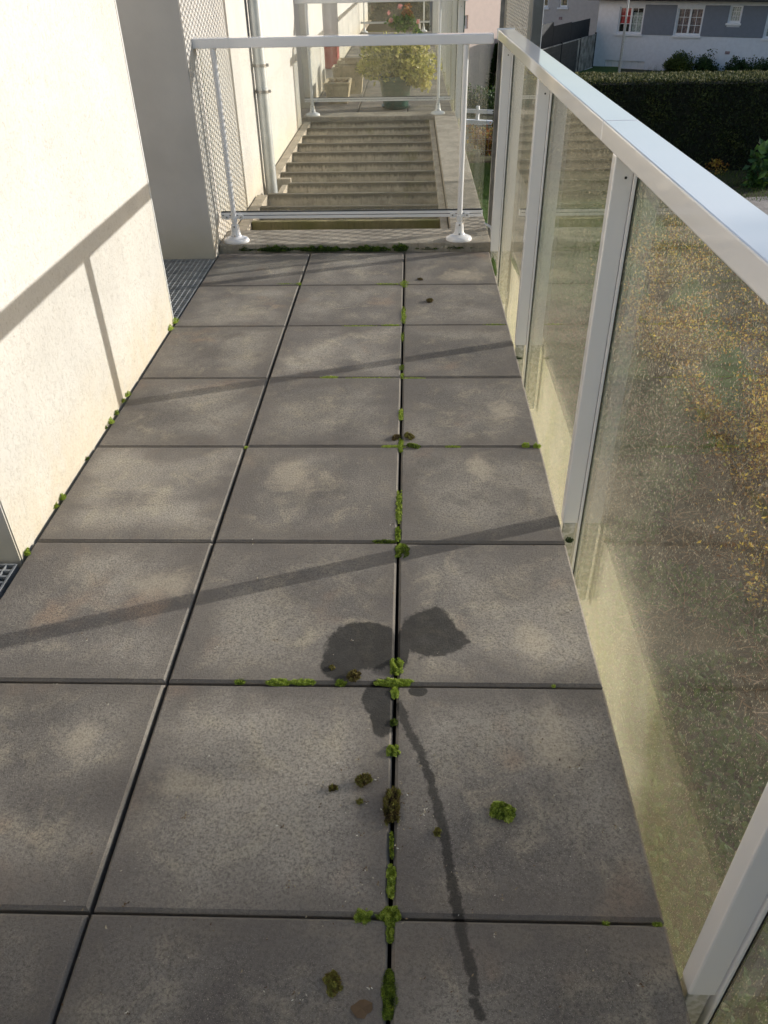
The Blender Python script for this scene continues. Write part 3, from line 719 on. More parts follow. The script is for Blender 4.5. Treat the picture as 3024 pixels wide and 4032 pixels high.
tuft(845, 1745, .022, .026, 1000, 'moss_br', 'long brown moss cushion lying in the joint', (0, .95), .010, .052, rot=0.)
tuft(884, 944, .030, .022, 420, 'moss_br', 'ring-shaped olive moss cushion above the slab crossing', (.2, .9), .009, .016)
tuft(855, 947, .026, .018, 300, 'moss_br', 'dark brown moss cushion left of the slab crossing', (0, .6), .009, .014)
tuft(893, 965, .032, .018, 420, 'moss', 'olive green moss cushion right of the slab crossing', (0, .7), .009, .014)
tuft(928, 651, .026, .020, 160, 'moss_br', 'small dark moss lump alone on a far slab', (0, .6), .012)
tuft(908, 604, .018, .012, 60, 'moss_br', 'tiny dark moss scrap on the far row by the curb', (0, .5), .012)
# dead leaf and debris
MAT['deadleaf'] = leaf_mat('dead_leaf', [(.10, .06, .035), (.22, .15, .08)], .2, .8)
q = []; p = at(781, 2181)
for k in range(10):
    a = k/10*2*math.pi; b_ = (k+1)/10*2*math.pi
    q.append(([(p.x, p.y, .006), (p.x+.020*math.cos(a)*(1+.2*math.sin(3*a)), p.y+.016*math.sin(a), .003+.003*math.sin(2*a)), (p.x+.020*math.cos(b_)*(1+.2*math.sin(3*b_)), p.y+.016*math.sin(b_), .003+.003*math.sin(2*b_))], .3+.05*(k % 3)))
leaves_obj('dead_leaf', MAT['deadleaf'], q, label='curled brown dead leaf near the bottom edge beside the mossy joint', cat='leaf')
q = []
spots = [(760, 1720), (742, 1760), (870, 1718), (690, 1690), (765, 1810), (758, 1805), (830, 1755), (835, 1830), (780, 1888), (690, 1955), (700, 1975), (775, 1960), (912, 1730), (1060, 1560), (1190, 1640), (1222, 1640), (1340, 1650), (985, 1870), (1075, 1990), (915, 2010)]
for _ in range(260):
    if spots and rg.random() < .35: sx, sy = rg.choice(spots); sx += rg.gauss(0, 30); sy += rg.gauss(0, 25)
    else: sx, sy = rg.uniform(100, 1400), 600+1600*rg.random()**.7
    p = at(sx, sy)
    if not (XL+.02 < p.x < XR-.02): continue
    s_ = rg.uniform(.0012, .0036)
    for _k in range(rg.choice((1, 1, 2, 4))):
        d = rvec(rg); d.z *= .3; d.normalize()
        q.append((leaf(p+Vector((rg.gauss(0, s_), rg.gauss(0, s_), .0035)), d, Vector((0, 0, 1)), s_*2.2, s_), rg.random()))
MAT['crumb'] = leaf_mat('crumbs', [(.05, .03, .02), (.16, .10, .05), (.35, .30, .2), (.7, .68, .62)], .1, .8)
leaves_obj('debris', MAT['crumb'], q, kind='stuff', label='tiny crumbs and bits of leaf scattered over the slabs', cat='debris')

# ================================================================ FAR TERRACE OBJECTS
MAT['stone'] = concrete('cast_stone', (.60, .50, .35), .1)
MAT['compost'] = plain('compost', (.07, .045, .03), .95, bump=.9, bsc=40.)
def trough(x, y, wx, wy, h, label, rz=0., group='concrete planters by the wall'):
    t = thing('planter', label, 'planter', (x, y, .0), rz, group)
    b = MB(); bm = b.bm
    def ring(sx, sy, z): return [bm.verts.new((a*sx, c*sy, z)) for a, c in ((-1, -1), (1, -1), (1, 1), (-1, 1))]
    r = [ring(wx*.36, wy*.38, 0), ring(wx*.48, wy*.48, h*.86), ring(wx*.5, wy*.5, h*.88), ring(wx*.5, wy*.5, h), ring(wx*.41, wy*.42, h), ring(wx*.38, wy*.40, h*.80)]
    for a, c in zip(r, r[1:]):
        for i in range(4): bm.faces.new((a[i], a[(i+1) % 4], c[(i+1) % 4], c[i]))
    bm.faces.new(r[0][::-1]); bmesh.ops.bevel(bm, geom=[e for e in bm.edges if abs(e.verts[0].co.z-e.verts[1].co.z) > h*.5 or min(e.verts[0].co.z, e.verts[1].co.z) > h*.87], offset=.010, segments=2, affect='EDGES')
    b.build('trough', MAT['stone'], t)
    b = MB(); b.quad((-wx*.40, -wy*.41, h*.88), (wx*.40, -wy*.41, h*.88), (wx*.40, wy*.41, h*.88), (-wx*.40, wy*.41, h*.88)); b.build('compost', MAT['compost'], t)
    g = random.Random(int(x*100)); qq = []
    for _ in range(160):
        p = Vector((g.uniform(-.36, .36)*wx, g.uniform(-.38, .38)*wy, h*.885)); qq.append((leaf(p, (rvec(g)+Vector((0, 0, .4))).normalized(), rvec(g), .03, .02), g.random()))
    leaves_obj('dead_leaves', MAT['deadleaf'], qq, t)
    return t
trough(-.290, 10.45, .33, .50, .245, 'low pale trough planter with dead leaves, nearest to the railing', 0)
trough(-.165, 11.25, .36, .36, .40, 'tall square planter with mossy soil behind the low trough')
trough(-.345, 11.80, .25, .40, .27, 'small tan trough planter tucked by the wall behind the others')
# potted shrub
t = thing('potted_shrub', 'large dark green pot with a yellow-leaved shrub and pink geraniums behind the far railing', 'potted plant', (.455, 9.86, 0))
MAT['pot'] = plain('green_glaze', (.022, .075, .060), .35, var=.3, coat=.3)
b = MB(); b.lathe([(.0, .004), (.15, .004), (.18, .035), (.182, .037), (.165, .03), (.0, .03)], n=32, cap=False); b.build('saucer', MAT['pot'], t, smooth=True)
b = MB(); b.lathe([(.0, .03), (.145, .03), (.155, .06), (.195, .30), (.200, .315), (.215, .32), (.216, .355), (.205, .36), (.19, .355), (.185, .32), (.0, .31)], n=36, cap=False); b.build('pot', MAT['pot'], t, smooth=True)
g = random.Random(3)
MAT['yleaf'] = leaf_mat('yellow_green_leaf', [(.16, .18, .03), (.42, .42, .09), (.66, .62, .20), (.80, .70, .34)], .4)
qq = foliage(g, (.05, 0, .49), (.50, .42, .26), 5200, .048, .032, 34, .35)
qq += foliage(g, (.30, -.08, .36), (.22, .2, .16), 1300, .044, .028, 14, .2, (.4, 1)); qq += foliage(g, (-.34, .02, .47), (.16, .2, .10), 700, .044, .028, 10, .2, (.3, .9))
leaves_obj('foliage', MAT['yleaf'], qq, t)
b = MB()
for k in range(16):
    v = Vector((g.uniform(-.4, .45), g.uniform(-.3, .3), g.uniform(.4, .68))); b.tube([(v.x*.1, v.y*.1, .30), (v.x*.5, v.y*.5, .30+(v.z-.3)*.7), tuple(v)], .006, 6, .002)
MAT['stem'] = plain('woody_stem', (.10, .07, .04), .8)
b.build('stems', MAT['stem'], t, smooth=True)
MAT['gleaf'] = leaf_mat('geranium_leaf', [(.03, .09, .012), (.08, .20, .02), (.20, .33, .05)], .35)
MAT['rleaf'] = leaf_mat('rusty_leaf', [(.25, .08, .03), (.42, .18, .06), (.3, .28, .06)], .35)
leaves_obj('geranium_leaves', MAT['gleaf'], foliage(g, (.05, .05, .86), (.17, .14, .10), 900, .040, .036, 12, .3)+foliage(g, (.25, .05, .74), (.09, .1, .08), 250, .035, .03, 5, .3), t)
leaves_obj('rusty_leaves', MAT['rleaf'], foliage(g, (.14, .05, .98), (.07, .07, .11), 300, .028, .022, 7, .3), t)
MAT['petal'] = leaf_mat('pink_petal', [(.85, .30, .30), (.90, .48, .46), (.92, .62, .60)], .3)
for (x, z, r_) in ((.055, 1.045, .030), (-.075, .985, .018), (-.045, .915, .028), (.165, .90, .018), (.265, .895, .022)):
    qq = []
    for _ in range(90):
        v = rvec(g); p = Vector((x, .0, z))+v*r_*g.uniform(.5, 1); qq.append((leaf(p, rvec(g), v, .014, .013), g.random()))
    leaves_obj('flower', MAT['petal'], qq, t)
    b = MB(); b.tube([(x*.6, .03, .80), (x, .0, z)], .003, 6); b.build('flower_stem', MAT['stem'], t)
# red box in the recess
t = thing('red_box', 'dull red box standing in the dark recess behind the planters', 'box', (-.70, 14.2, 0))
MAT['red'] = plain('faded_red', (.34, .035, .035), .5)
b = MB(); b.bbox(-.17, .13, -.2, .2, 0, .34, .012); b.build('body', MAT['red'], t)
b = MB(); b.bbox(-.18, .14, -.21, .21, .342, .372, .01); b.build('lid', MAT['red'], t)

# ================================================================ BACKGROUND
MAT['wwall'] = plain('white_render', (.74, .78, .84), .9, var=.04); MAT['panel'] = plain('slate_blue_render', (.20, .225, .27), .85, var=.04)
MAT['pvc'] = plain('white_pvc', (.82, .84, .87), .4, var=.03); MAT['roof'] = plain('slate_roof', (.045, .05, .06), .6, var=.2)
MAT['pane'] = plain('dark_pane', (.03, .035, .045), .08); MAT['curtain'] = plain('grey_mauve_curtain', (.28, .21, .22), .9, var=.4, sc_=14)
MAT['curtain_red'] = plain('red_curtain', (.55, .06, .07), .9, var=.2); MAT['curtain_white'] = plain('net_curtain', (.55, .62, .60), .9, var=.4, sc_=16)
MAT['beige'] = plain('beige_render', (.52, .49, .47), .9, var=.05); MAT['pink'] = plain('pale_pink_render', (.74, .60, .54), .9, var=.03)

def facade(b, W_, z0, z1, holes, reveal=.12, u0=0.0):
    us = sorted({u0, W_}|{h for q in holes for h in (q[0], q[1])}); zs = sorted({z0, z1}|{h for q in holes for h in (q[2], q[3])})
    for a, c in zip(us, us[1:]):
        for e, f in zip(zs, zs[1:]):
            m_u, m_z = (a+c)/2, (e+f)/2
            if any(q[0] < m_u < q[1] and q[2] < m_z < q[3] for q in holes): continue
            b.quad((a, 0, e), (c, 0, e), (c, 0, f), (a, 0, f))
    for q in holes:
        a, c, e, f = q
        b.quad((a, 0, e), (a, reveal, e), (a, reveal, f), (a, 0, f)); b.quad((c, reveal, e), (c, 0, e), (c, 0, f), (c, reveal, f))
        b.quad((a, 0, f), (a, reveal, f), (c, reveal, f), (c, 0, f)); b.quad((a, reveal, e), (a, 0, e), (c, 0, e), (c, reveal, e))
def window(parent, u0, u1, z0, z1, cols, rows, curtains, leafs=2, sill=True, sill_w=.09, depth=.10):
    f = MB(); t = .055
    f.bbox(u0, u0+t, depth-.03, depth+.02, z0, z1, .004); f.bbox(u1-t, u1, depth-.03, depth+.02, z0, z1, .004)
    f.bbox(u0+t, u1-t, depth-.03, depth+.02, z0, z0+t*1.7, .004); f.bbox(u0+t, u1-t, depth-.03, depth+.02, z1-t*.8, z1, .004)
    wd = (u1-u0-2*t)
    for i in range(1, leafs): x = u0+t+wd*i/leafs; f.bbox(x-.045, x+.045, depth-.034, depth+.016, z0+t*1.7, z1-t*.8, .004)
    wo_ = f.build('window', MAT['pvc'], parent)
    m_ = MB(); zz0, zz1 = z0+t*1.7, z1-t*.8
    for i in range(leafs):
        a = u0+t+wd*i/leafs+(.045 if i else 0); c = u0+t+wd*(i+1)/leafs-(.045 if i < leafs-1 else 0)
        for k in range(1, cols): x = a+(c-a)*k/cols; m_.box(x-.011, x+.011, depth-.010, depth+.006, zz0, zz1)
        for k in range(1, rows): z = zz0+(zz1-zz0)*k/rows; m_.box(a, c, depth-.0085, depth+.0045, z-.011, z+.011)
    m_.build('glazing_bars', MAT['pvc'], wo_)
    g_ = MB(); g_.quad((u0+t, depth+.009, zz0), (u1-t, depth+.009, zz0), (u1-t, depth+.009, zz1), (u0+t, depth+.009, zz1)); g_.build('pane', MAT['glass_end'], wo_)
    bk = MB(); bk.quad((u0, depth+.35, z0), (u1, depth+.35, z0), (u1, depth+.35, z1), (u0, depth+.35, z1)); bk.build('dark_room', MAT['dark'], wo_)
    for (a, c, e, f_, mt) in curtains:
        cb = MB(); n = 14
        for k in range(n):
            xa = u0+(u1-u0)*(a+(c-a)*k/n); xc = u0+(u1-u0)*(a+(c-a)*(k+1)/n); da = depth+.08+.03*math.sin(k*1.7); dc = depth+.08+.03*math.sin((k+1)*1.7)
            cb.quad((xa, da, z0+(z1-z0)*e), (xc, dc, z0+(z1-z0)*e), (xc, dc, z0+(z1-z0)*f_), (xa, da, z0+(z1-z0)*f_))
        cb.build('curtain', MAT[mt], wo_)
    if sill:
        s_ = MB(); s_.bbox(u0-sill_w, u1+sill_w, -.08, depth-.031, z0-.085, z0-.005, .006); s_.build('sill', MAT['pvc'], wo_)
    return wo_
# white house with slate-blue panels
ANG = R(-31)
hs = thing('white_house', 'white two-tone house with slate-blue wall panels and gridded white windows behind the hedge', 'house', (9.7, 44.0, 0), ANG)
b = MB(); holes = [(1.03, 2.20, -1.78, -.70), (3.78, 4.93, -1.78, -.71), (6.09, 6.57, -1.25, -.61), (7.73, 8.9, -1.80, -.71), (.63, 2.60, -5.0, -2.90)]
facade(b, 12, -5.0, -.38, holes); 
b.quad((0, 0, -5), (0, 0, -.38), (0, 8, -.38), (0, 8, -5)); b.quad((12, 0, -5), (12, 8, -5), (12, 8, -.38), (12, 0, -.38)); b.quad((0, 8, -5), (0, 8, -.38), (12, 8, -.38), (12, 8, -5))
b.quad((0, .4, -.4), (12, .4, -.4), (12, 8, -.4), (0, 8, -.4))
b.build('wall', MAT['wwall'], hs)
for a, c in ((2.24, 3.72), (4.97, 6.05), (6.61, 7.68)):
    b = MB(); b.bbox(a, c, -.022, -.002, -1.79, -.59, .004); b.build('panel', MAT['panel'], hs)
b = MB(); b.bbox(6.052, 6.608, -.022, -.002, -1.79, -1.40, .004); b.build('panel', MAT['panel'], hs)
window(hs, 1.03, 2.20, -1.78, -.70, 2, 3, [(0, .5, .45, 1, 'curtain_red'), (.1, .45, .0, .42, 'gleafc'), (.55, 1, 0, 1, 'curtain_white')] if False else [(.04, .5, .38, 1, 'curtain_red'), (.55, .98, .0, .8, 'curtain_white')])
window(hs, 3.78, 4.93, -1.78, -.71, 2, 3, [(.04, .48, 0, 1, 'curtain'), (.52, .97, 0, 1, 'curtain')])
window(hs, 6.09, 6.57, -1.25, -.61, 4, 3, [(.1, .9, 0, .9, 'curtain_white')], 1)
window(hs, 7.73, 8.9, -1.80, -.71, 2, 3, [(.04, .5, 0, 1, 'curtain_white')])
b = MB()
for i in range(6): b.bbox(.64+i*.326, .64+(i+1)*.326-.008, .08, .11, -5, -2.905, .004)
b.build('garage_door', MAT['pvc'], hs)
b = MB(); b.bbox(6.22, 6.43, -.02, .0-.001, -2.46, -2.34, .004); b.build('air_vent', MAT['curtain'], hs)
b = MB(); b.quad((-.4, -.45, -.36), (12.4, -.45, -.36), (12.4, 4, 2.4), (-.4, 4, 2.4)); b.quad((-.4, 4, 2.4), (12.4, 4, 2.4), (12.4, 8.4, -.4), (-.4, 8.4, -.4)); b.quad((-.4, -.45, -.37), (-.4, 8.4, -.41), (12.4, 8.4, -.41), (12.4, -.45, -.37))
b.build('roof', MAT['roof'], hs)
b = MB(); b.tube([(-.4, -.50, -.36), (12.4, -.50, -.36)], .06, 10); b.build('gutter', MAT['roof'], hs)
# bushes along the white house
def local(u_, d, z, rz=ANG, o=(9.7, 44.)): return (o[0]+u_*math.cos(rz)-d*math.sin(rz), o[1]+u_*math.sin(rz)+d*math.cos(rz), z)
MAT['bush'] = leaf_mat('bush_leaf', [(.012, .028, .008), (.03, .07, .012), (.06, .12, .02)], .25); MAT['bush_l'] = leaf_mat('bush_leaf_light', [(.03, .05, .01), (.08, .12, .02), (.16, .2, .04)], .3)
def bush(u_, w_, ztop, label, mat='bush', seed=1, n=2600):
    g = random.Random(seed); x, y, z = local(u_, -.75, -4.0); t = thing('bush', label, 'bush', (x, y, -4.0), 0, 'bushes in front of the white house')
    h = ztop+4.0+.16; w_ = w_*1.12
    qq = foliage(g, (0, 0, h*.55), (w_*.5, w_*.42, h*.46), n, .085, .06, 34, .55)
    # inner body of leaves so the wall does not show straight through
    qq += foliage(g, (0, 0, h*.5), (w_*.4, w_*.3, h*.4), n//2, .12, .1, 20, .1)
    leaves_obj('foliage', MAT[mat], qq, t)
    b = MB(); b.tube([(0, 0, 0), (.03, .0, h*.5)], .05, 8, .02); b.build('stem', MAT['stem'], t); return t
bush(4.40, 1.30, -2.56, 'round clipped bush with yellow-green top, leftmost before the white house', 'bush_l', 11, 4200)
bush(5.75, 1.25, -2.52, 'dark loose bush under the small window of the white house', 'bush', 12)
bush(6.98, 1.0, -2.62, 'dark bush right of the wall vent, second from the right', 'bush', 13)
bush(8.05, 1.25, -2.50, 'dark bush at the right edge of the view by the white house', 'bush', 14)
g = random.Random(5); qq = []
for k in range(60):
    p = Vector((g.uniform(-.35, .35), g.uniform(-.1, .1), 0)); qq.append((blade(p, Vector((g.gauss(0, .12), 0, 1)).normalized(), g.uniform(.9, 1.2), .012, g), g.random()))
o = leaves_obj('tall_grass', MAT['bush_l'], qq, label='thin clump of tall grass between garage door and round bush', cat='grass clump'); o.location = local(3.2, -.6, -4.0)
# lamp post
px, py, pz = 9.68, 38.0, 0
t = thing('lamp_post', 'slim leaning grey metal pole in front of the white house', 'pole', (px, py, -3.6))
b = MB(); b.tube([(0, 0, 0), (-.0, 0, .9), (-.015, 0, 2.5)], .055, 14); b.tube([(-.015, 0, 2.5), (-.05, 0, 6.2)], .042, 14); b.build('shaft', MAT['galv'], t, smooth=True)
b = MB(); b.tube([(-.015, 0, 2.46), (-.016, 0, 2.56)], .062, 14); b.build('collar', MAT['galv'], t, smooth=True)
b = MB(); b.bbox(-.1, .4, -.08, .08, 6.2, 6.3, .02); b.build('lamp_head', MAT['galv'], t)

# beige house behind
hb = thing('beige_house', 'beige grey house with small white windows above the dark fence', 'house', (7.0, 52.0, 0), ANG)
b = MB(); facade(b, 9.5, -5, 2.4, [(1.02, 1.52, -1.06, -.1), (2.18, 2.66, -1.04, -.1)], u0=-1.5)
b.quad((-1.5, 0, -5), (-1.5, 0, 2.4), (-1.5, 7, 2.4), (-1.5, 7, -5)); b.quad((9.5, 0, -5), (9.5, 7, -5), (9.5, 7, 2.4), (9.5, 0, 2.4)); b.build('wall', MAT['beige'], hb)
window(hb, 1.02, 1.52, -1.06, -.1, 1, 1, [], 1); window(hb, 2.18, 2.66, -1.04, -.1, 1, 1, [], 1)
b = MB(); b.bbox(2.24, 2.44, -.02, -.001, -1.62, -1.48, .003); b.build('air_vent', MAT['curtain'], hb)
b = MB(); b.quad((-1.9, -.4, 2.35), (9.9, -.4, 2.35), (9.9, 3.5, 5), (-1.9, 3.5, 5)); b.quad((-1.9, 3.5, 5), (9.9, 3.5, 5), (9.9, 7.4, 2.35), (-1.9, 7.4, 2.35)); b.build('roof', MAT['roof'], hb)
# lean-to roof edge with white gutter
t = thing('shed', 'low shed with a white gutter in front of the beige house', 'shed', local(.2, -2.0, 0, ANG, (7., 52.)), ANG)
b = MB(); b.box(-1.6, 1.9, 0, 2, -4.5, -1.98); b.build('wall', MAT['stone'], t)
b = MB(); b.box(-1.7, 2.02, -.12, 1.9, -1.975, -1.90); b.build('roof', MAT['roof'], t)
b = MB(); b.bbox(-1.7, 2.04, -.22, -.125, -1.95, -1.84, .02); b.build('gutter', MAT['pvc'], t)

# dark fence running away beside the white house
FA = math.atan2(1.9, .98)
MAT['ffence'] = plain('dark_screening', (.018, .022, .026), .8, var=.2); MAT['fpanel'] = plain('charcoal_panel', (.035, .04, .042), .6, var=.3, sc_=4); MAT['fgrey'] = plain('mottled_grey_panel', (.26, .26, .24), .7, var=.5, sc_=3)
t = thing('panel_fence', 'grey and charcoal slatted panel fence with a pale top strip left of the white house', 'fence', (8.56, 41.4, 0), FA)
def fpan(a, c, mt, pale=False):
    b = MB(); n = 7; zb, zt = -3.15, -1.80
    for k in range(n):
        za = zb+(zt-zb)*k/n; b.bbox(a+.02, c-.02, -.02, .02, za, za+(zt-zb)/n-.006, .006, 1)
    return b.build('panel', MAT[mt], t)
fpan(-5.9, -2.98, 'fpanel'); fpan(-2.92, -.60, 'fpanel'); fpan(-.54, -.28, 'fgrey'); fpan(-.22, 2.15, 'fgrey')
for x in (-2.95, -.25, 2.18, -5.93):
    b = MB(); b.bbox(x-.028, x+.028, -.04, .04, -3.3, -1.70, .004); b.build('post', MAT['ffence'], t)
b = MB(); b.bbox(-5.9, 2.15, -.035, .035, -1.798, -1.765, .004); b.build('cap_strip', MAT['fgrey'], t)
b = MB(); b.bbox(-5.9, 2.15, -.05, .05, -3.5, -3.155, .01); b.build('base_wall', MAT['pvc'], t)
t = thing('screening_fence', 'taller near-black screening fence behind the grey panel fence', 'fence', (8.56-.35, 41.4+.35, 0), FA)
for a, c, z in ((-8.5, -3.0, -.98), (-2.98, -.46, -1.13), (-.44, 2.4, -1.16)):
    b = MB(); b.bbox(a, c, -.015, .015, -3.4, z, .004); b.build('panel', MAT['ffence'], t)
sheet('side_lawn', MAT['lawn'], [(7.6, 36), (9.3, 36), (11.5, 46), (8.9, 46)], .02, kind='structure')

# hedge
def hedge():
    x0, x1, y0, y1, z0, z1 = 2.6, 13.0, 18.35, 19.7, -2.7, -.765
    t = thing('hedge', 'long clipped dark hedge with a sunlit pale top across the right background', 'hedge', ((x0+x1)/2, (y0+y1)/2, z0), R(-1.5))
    cx, cy_ = (x0+x1)/2, (y0+y1)/2; L_ = (x1-x0)/2; D = (y1-y0)/2; H = z1-z0; g = random.Random(21)
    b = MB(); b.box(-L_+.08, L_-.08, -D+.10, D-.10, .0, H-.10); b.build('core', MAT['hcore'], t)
    qq = []
    for _ in range(26000):                                     # front
        x, z = g.uniform(-L_, L_), H*g.random(); nz = noise.noise(Vector((x*2, z*2, 0)))
        if z < .35 and g.random() > z/.35+.15: continue
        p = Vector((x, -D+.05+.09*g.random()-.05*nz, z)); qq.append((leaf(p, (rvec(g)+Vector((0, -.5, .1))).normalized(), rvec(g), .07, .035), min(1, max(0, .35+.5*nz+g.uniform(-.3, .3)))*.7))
    for _ in range(22000):                                     # top
        x, y = g.uniform(-L_, L_), g.uniform(-D, D); nz = noise.noise(Vector((x*3, y*3, 4)))
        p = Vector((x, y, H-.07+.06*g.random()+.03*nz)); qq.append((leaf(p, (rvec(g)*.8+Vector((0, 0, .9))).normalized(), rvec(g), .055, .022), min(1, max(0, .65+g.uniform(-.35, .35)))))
    for _ in range(2500):
        p = Vector((-L_+.05*g.random(), g.uniform(-D, D), H*g.random())); qq.append((leaf(p, rvec(g), rvec(g), .07, .035), g.random()*.6))
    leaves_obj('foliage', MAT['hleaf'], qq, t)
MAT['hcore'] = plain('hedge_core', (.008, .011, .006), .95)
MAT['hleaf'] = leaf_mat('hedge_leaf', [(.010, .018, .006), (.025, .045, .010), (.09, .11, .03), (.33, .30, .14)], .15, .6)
hedge()

# garden in front of the hedge
g = random.Random(31); qq = []
for _ in range(30000):
    x = g.uniform(1.6, 12); y = g.uniform(8, 18.3); nz = noise.noise(Vector((x*.6, y*.6, 9)))
    if 6.6 < x and y < 15.6+.1*(x-7) and x > 6.3 and noise.noise(Vector((x, y, 2))) < .35: continue
    t_ = min(1, max(0, .5+.6*nz+g.uniform(-.25, .25)))
    qq.append((blade(Vector((x, y, -2.62)), (rvec(g)*.7+Vector((0, 0, 1))).normalized(), g.uniform(.03, .10), .008, g), t_))
MAT['grass'] = leaf_mat('grass_blades', [(.08, .06, .03), (.05, .08, .015), (.08, .15, .02), (.16, .2, .05)], .3, .7)
leaves_obj('grass', MAT['grass'], qq, kind='stuff', label='rough grass between terrace and hedge', cat='grass')

# dry bank below the glass: dead stems, bramble and low weeds
g = random.Random(32); qq = []
for _ in range(52000):
    x = 1.3+4.9*g.random(); y = -1.0+11*g.random(); nz = noise.noise(Vector((x*1.1, y*1.1, 3)))
    if y > 6 and x > 2.2+1.5*nz+.6*(10-y)/2+1.6: continue
    green = nz+.35*(1.2-min(1.2, abs(x-2.0)))*.9+(.18 if y < 3.2 else 0) > .17
    z = -2.61+(.0 if green else g.random()**2*.55*(1+nz))
    if green: qq.append((leaf(Vector((x, y, z+.05*g.random())), (rvec(g)+Vector((0, 0, .3))).normalized(), Vector((0, 0, 1)), .07, .045), g.uniform(.68, 1)))
    else: qq.append((blade(Vector((x, y, z)), (rvec(g)*1.2+Vector((0, 0, .5))).normalized(), g.uniform(.05, .20), .0045, g), g.uniform(0, .55)))
MAT['dry'] = leaf_mat('dry_undergrowth', [(.07, .035, .022), (.17, .095, .055), (.36, .25, .17), (.05, .09, .02), (.10, .16, .04)], .25, .75)
leaves_obj('undergrowth', MAT['dry'], qq, kind='stuff', label='dry brown stems and low weeds on the bank below the glass', cat='undergrowth')
MAT['gold'] = leaf_mat('golden_leaf', [(.12, .05, .02), (.22, .095, .03), (.42, .24, .04), (.70, .52, .10), (.30, .30, .07)], .45, .5)
def golden(x, y, h, sx, sy, n, label, seed, zb=-2.62, leafsz=.036, mat='gold', group='yellow-leaved shrubs on the bank', stems=60):
    g = random.Random(seed); t = thing('golden_shrub', label, 'shrub', (x, y, zb), 0, group)
    b = MB(); tips = []
    for _ in range(stems):
        a = Vector((g.uniform(-1, 1)*sx, g.uniform(-1, 1)*sy, h*g.uniform(.6, 1))); m_ = Vector((a.x*.35, a.y*.35, a.z*.6)); b.tube([(a.x*.08, a.y*.08, 0), tuple(m_), tuple(a)], .007, 5, .002); tips.append((m_, a))
    b.build('stems', MAT['stem'], t); qq = []
    for _ in range(n):
        m_, a = g.choice(tips); k = g.random(); p = m_.lerp(a, k)+rvec(g)*.16*g.random()
        s_ = g.uniform(.6, 1.3); qq.append((leaf(p, (rvec(g)+Vector((0, 0, -.2))).normalized(), rvec(g), leafsz*s_, leafsz*.55*s_), g.random()))
    leaves_obj('foliage', MAT[mat], qq, t); return t
golden(3.75, 5.3, 1.15, .75, .9, 5200, 'bright yellow shrub seen through the wide glass panel, on the bank', 41)
golden(3.55, 7.6, 1.2, .8, 1.1, 4200, 'golden shrub further along, beyond the second glass panel', 42)
golden(4.9, 7.0, 1.2, .8, 1.0, 4200, 'tall yellow shrub below the top rail near the photo edge', 43)
golden(3.3, 3.7, .95, .5, .7, 900, 'sparse yellow and green shrub low on the bank behind the dry stems', 44)
golden(4.2, 10.2, 1.1, .9, 1.2, 3200, 'golden shrub at the end of the bank before the grass', 45)
golden(2.75, 18.6, 1.0, .5, .5, 900, 'reddish yellow shrub by the wire fence, seen past the railing gap', 46, -2.7, .07, 'rust')if False else None
MAT['rust'] = leaf_mat('rusty_shrub_leaf', [(.16, .045, .03), (.28, .12, .05), (.42, .28, .06), (.35, .33, .08)], .35, .6)
golden(2.62, 20.7, .95, .55, .4, 1100, 'red and yellow shrub behind the wire fence, seen beside the end railing', 46, -2.9, .075, 'rust')
# broad-leaved plant at the right edge
t = thing('leafy_plant', 'broad-leaved dark green plant at the right edge in front of the hedge', 'plant', (8.15, 16.9, -2.62))
g = random.Random(51)
MAT['broad'] = leaf_mat('broad_leaf', [(.02, .06, .02), (.05, .13, .04), (.14, .26, .05)], .3, .4)
leaves_obj('foliage', MAT['broad'], foliage(g, (0, 0, .35), (.5, .5, .4), 520, .16, .12, 16, .3), t)
b = MB()
for _ in range(9):
    v = Vector((g.uniform(-.4, .4), g.uniform(-.4, .4), g.uniform(.3, .65))); b.tube([(0, 0, 0), tuple(v)], .012, 6, .005)
b.build('stems', MAT['stem'], t)
# yellow weeds at the foot of the hedge
for i, (x, y, lab) in enumerate(((6.6, 18.15, 'low yellow-flecked weed clump at the hedge foot, left one'), (7.5, 18.1, 'low yellow-flecked weed clump at the hedge foot, middle one'), (8.9, 18.0, 'low yellow-flecked weed clump at the hedge foot, right one'))):
    q_ = foliage(random.Random(60+i), (0, 0, .18), (.34, .16, .2), 160, .06, .04, 9, .3)
    o = leaves_obj('weed_clump', MAT['gold'], q_, label=lab, cat='weeds', group='weeds at the hedge foot'); o.location = (x, y, -2.66)

# white post-and-rail fence on its low wall
WA = R(-20)
t = thing('white_fence', 'white post-and-rail fence on a low pale wall across the road', 'fence', (2.5, 28.0, 0), WA)
b = MB(); b.bbox(-7, 3.4, -.03, .03, -2.80, -2.68, .008); b.build('rail', MAT['pvc'], t)
for k in range(9):
    x = .49-4.4+k*.55*1.3; b = MB(); b.bbox(x-.05, x+.05, -.05, .05, -3.0, -2.58, .008); b.build('post', MAT['pvc'], t)
b = MB(); b.bbox(-7, 3.4, -.1, .1, -3.6, -2.995, .01); b.build('base_wall', MAT['wwall'], t)
t = thing('dark_fence', 'tall near-black slatted fence behind the white fence', 'fence', (3, 36, 0), WA)
for k in range(8):
    b = MB(); b.bbox(-4.5+k*.9, -3.62+k*.9, -.02, .02, -3.6, -1.96, .004); b.build('panel', MAT['ffence'], t)
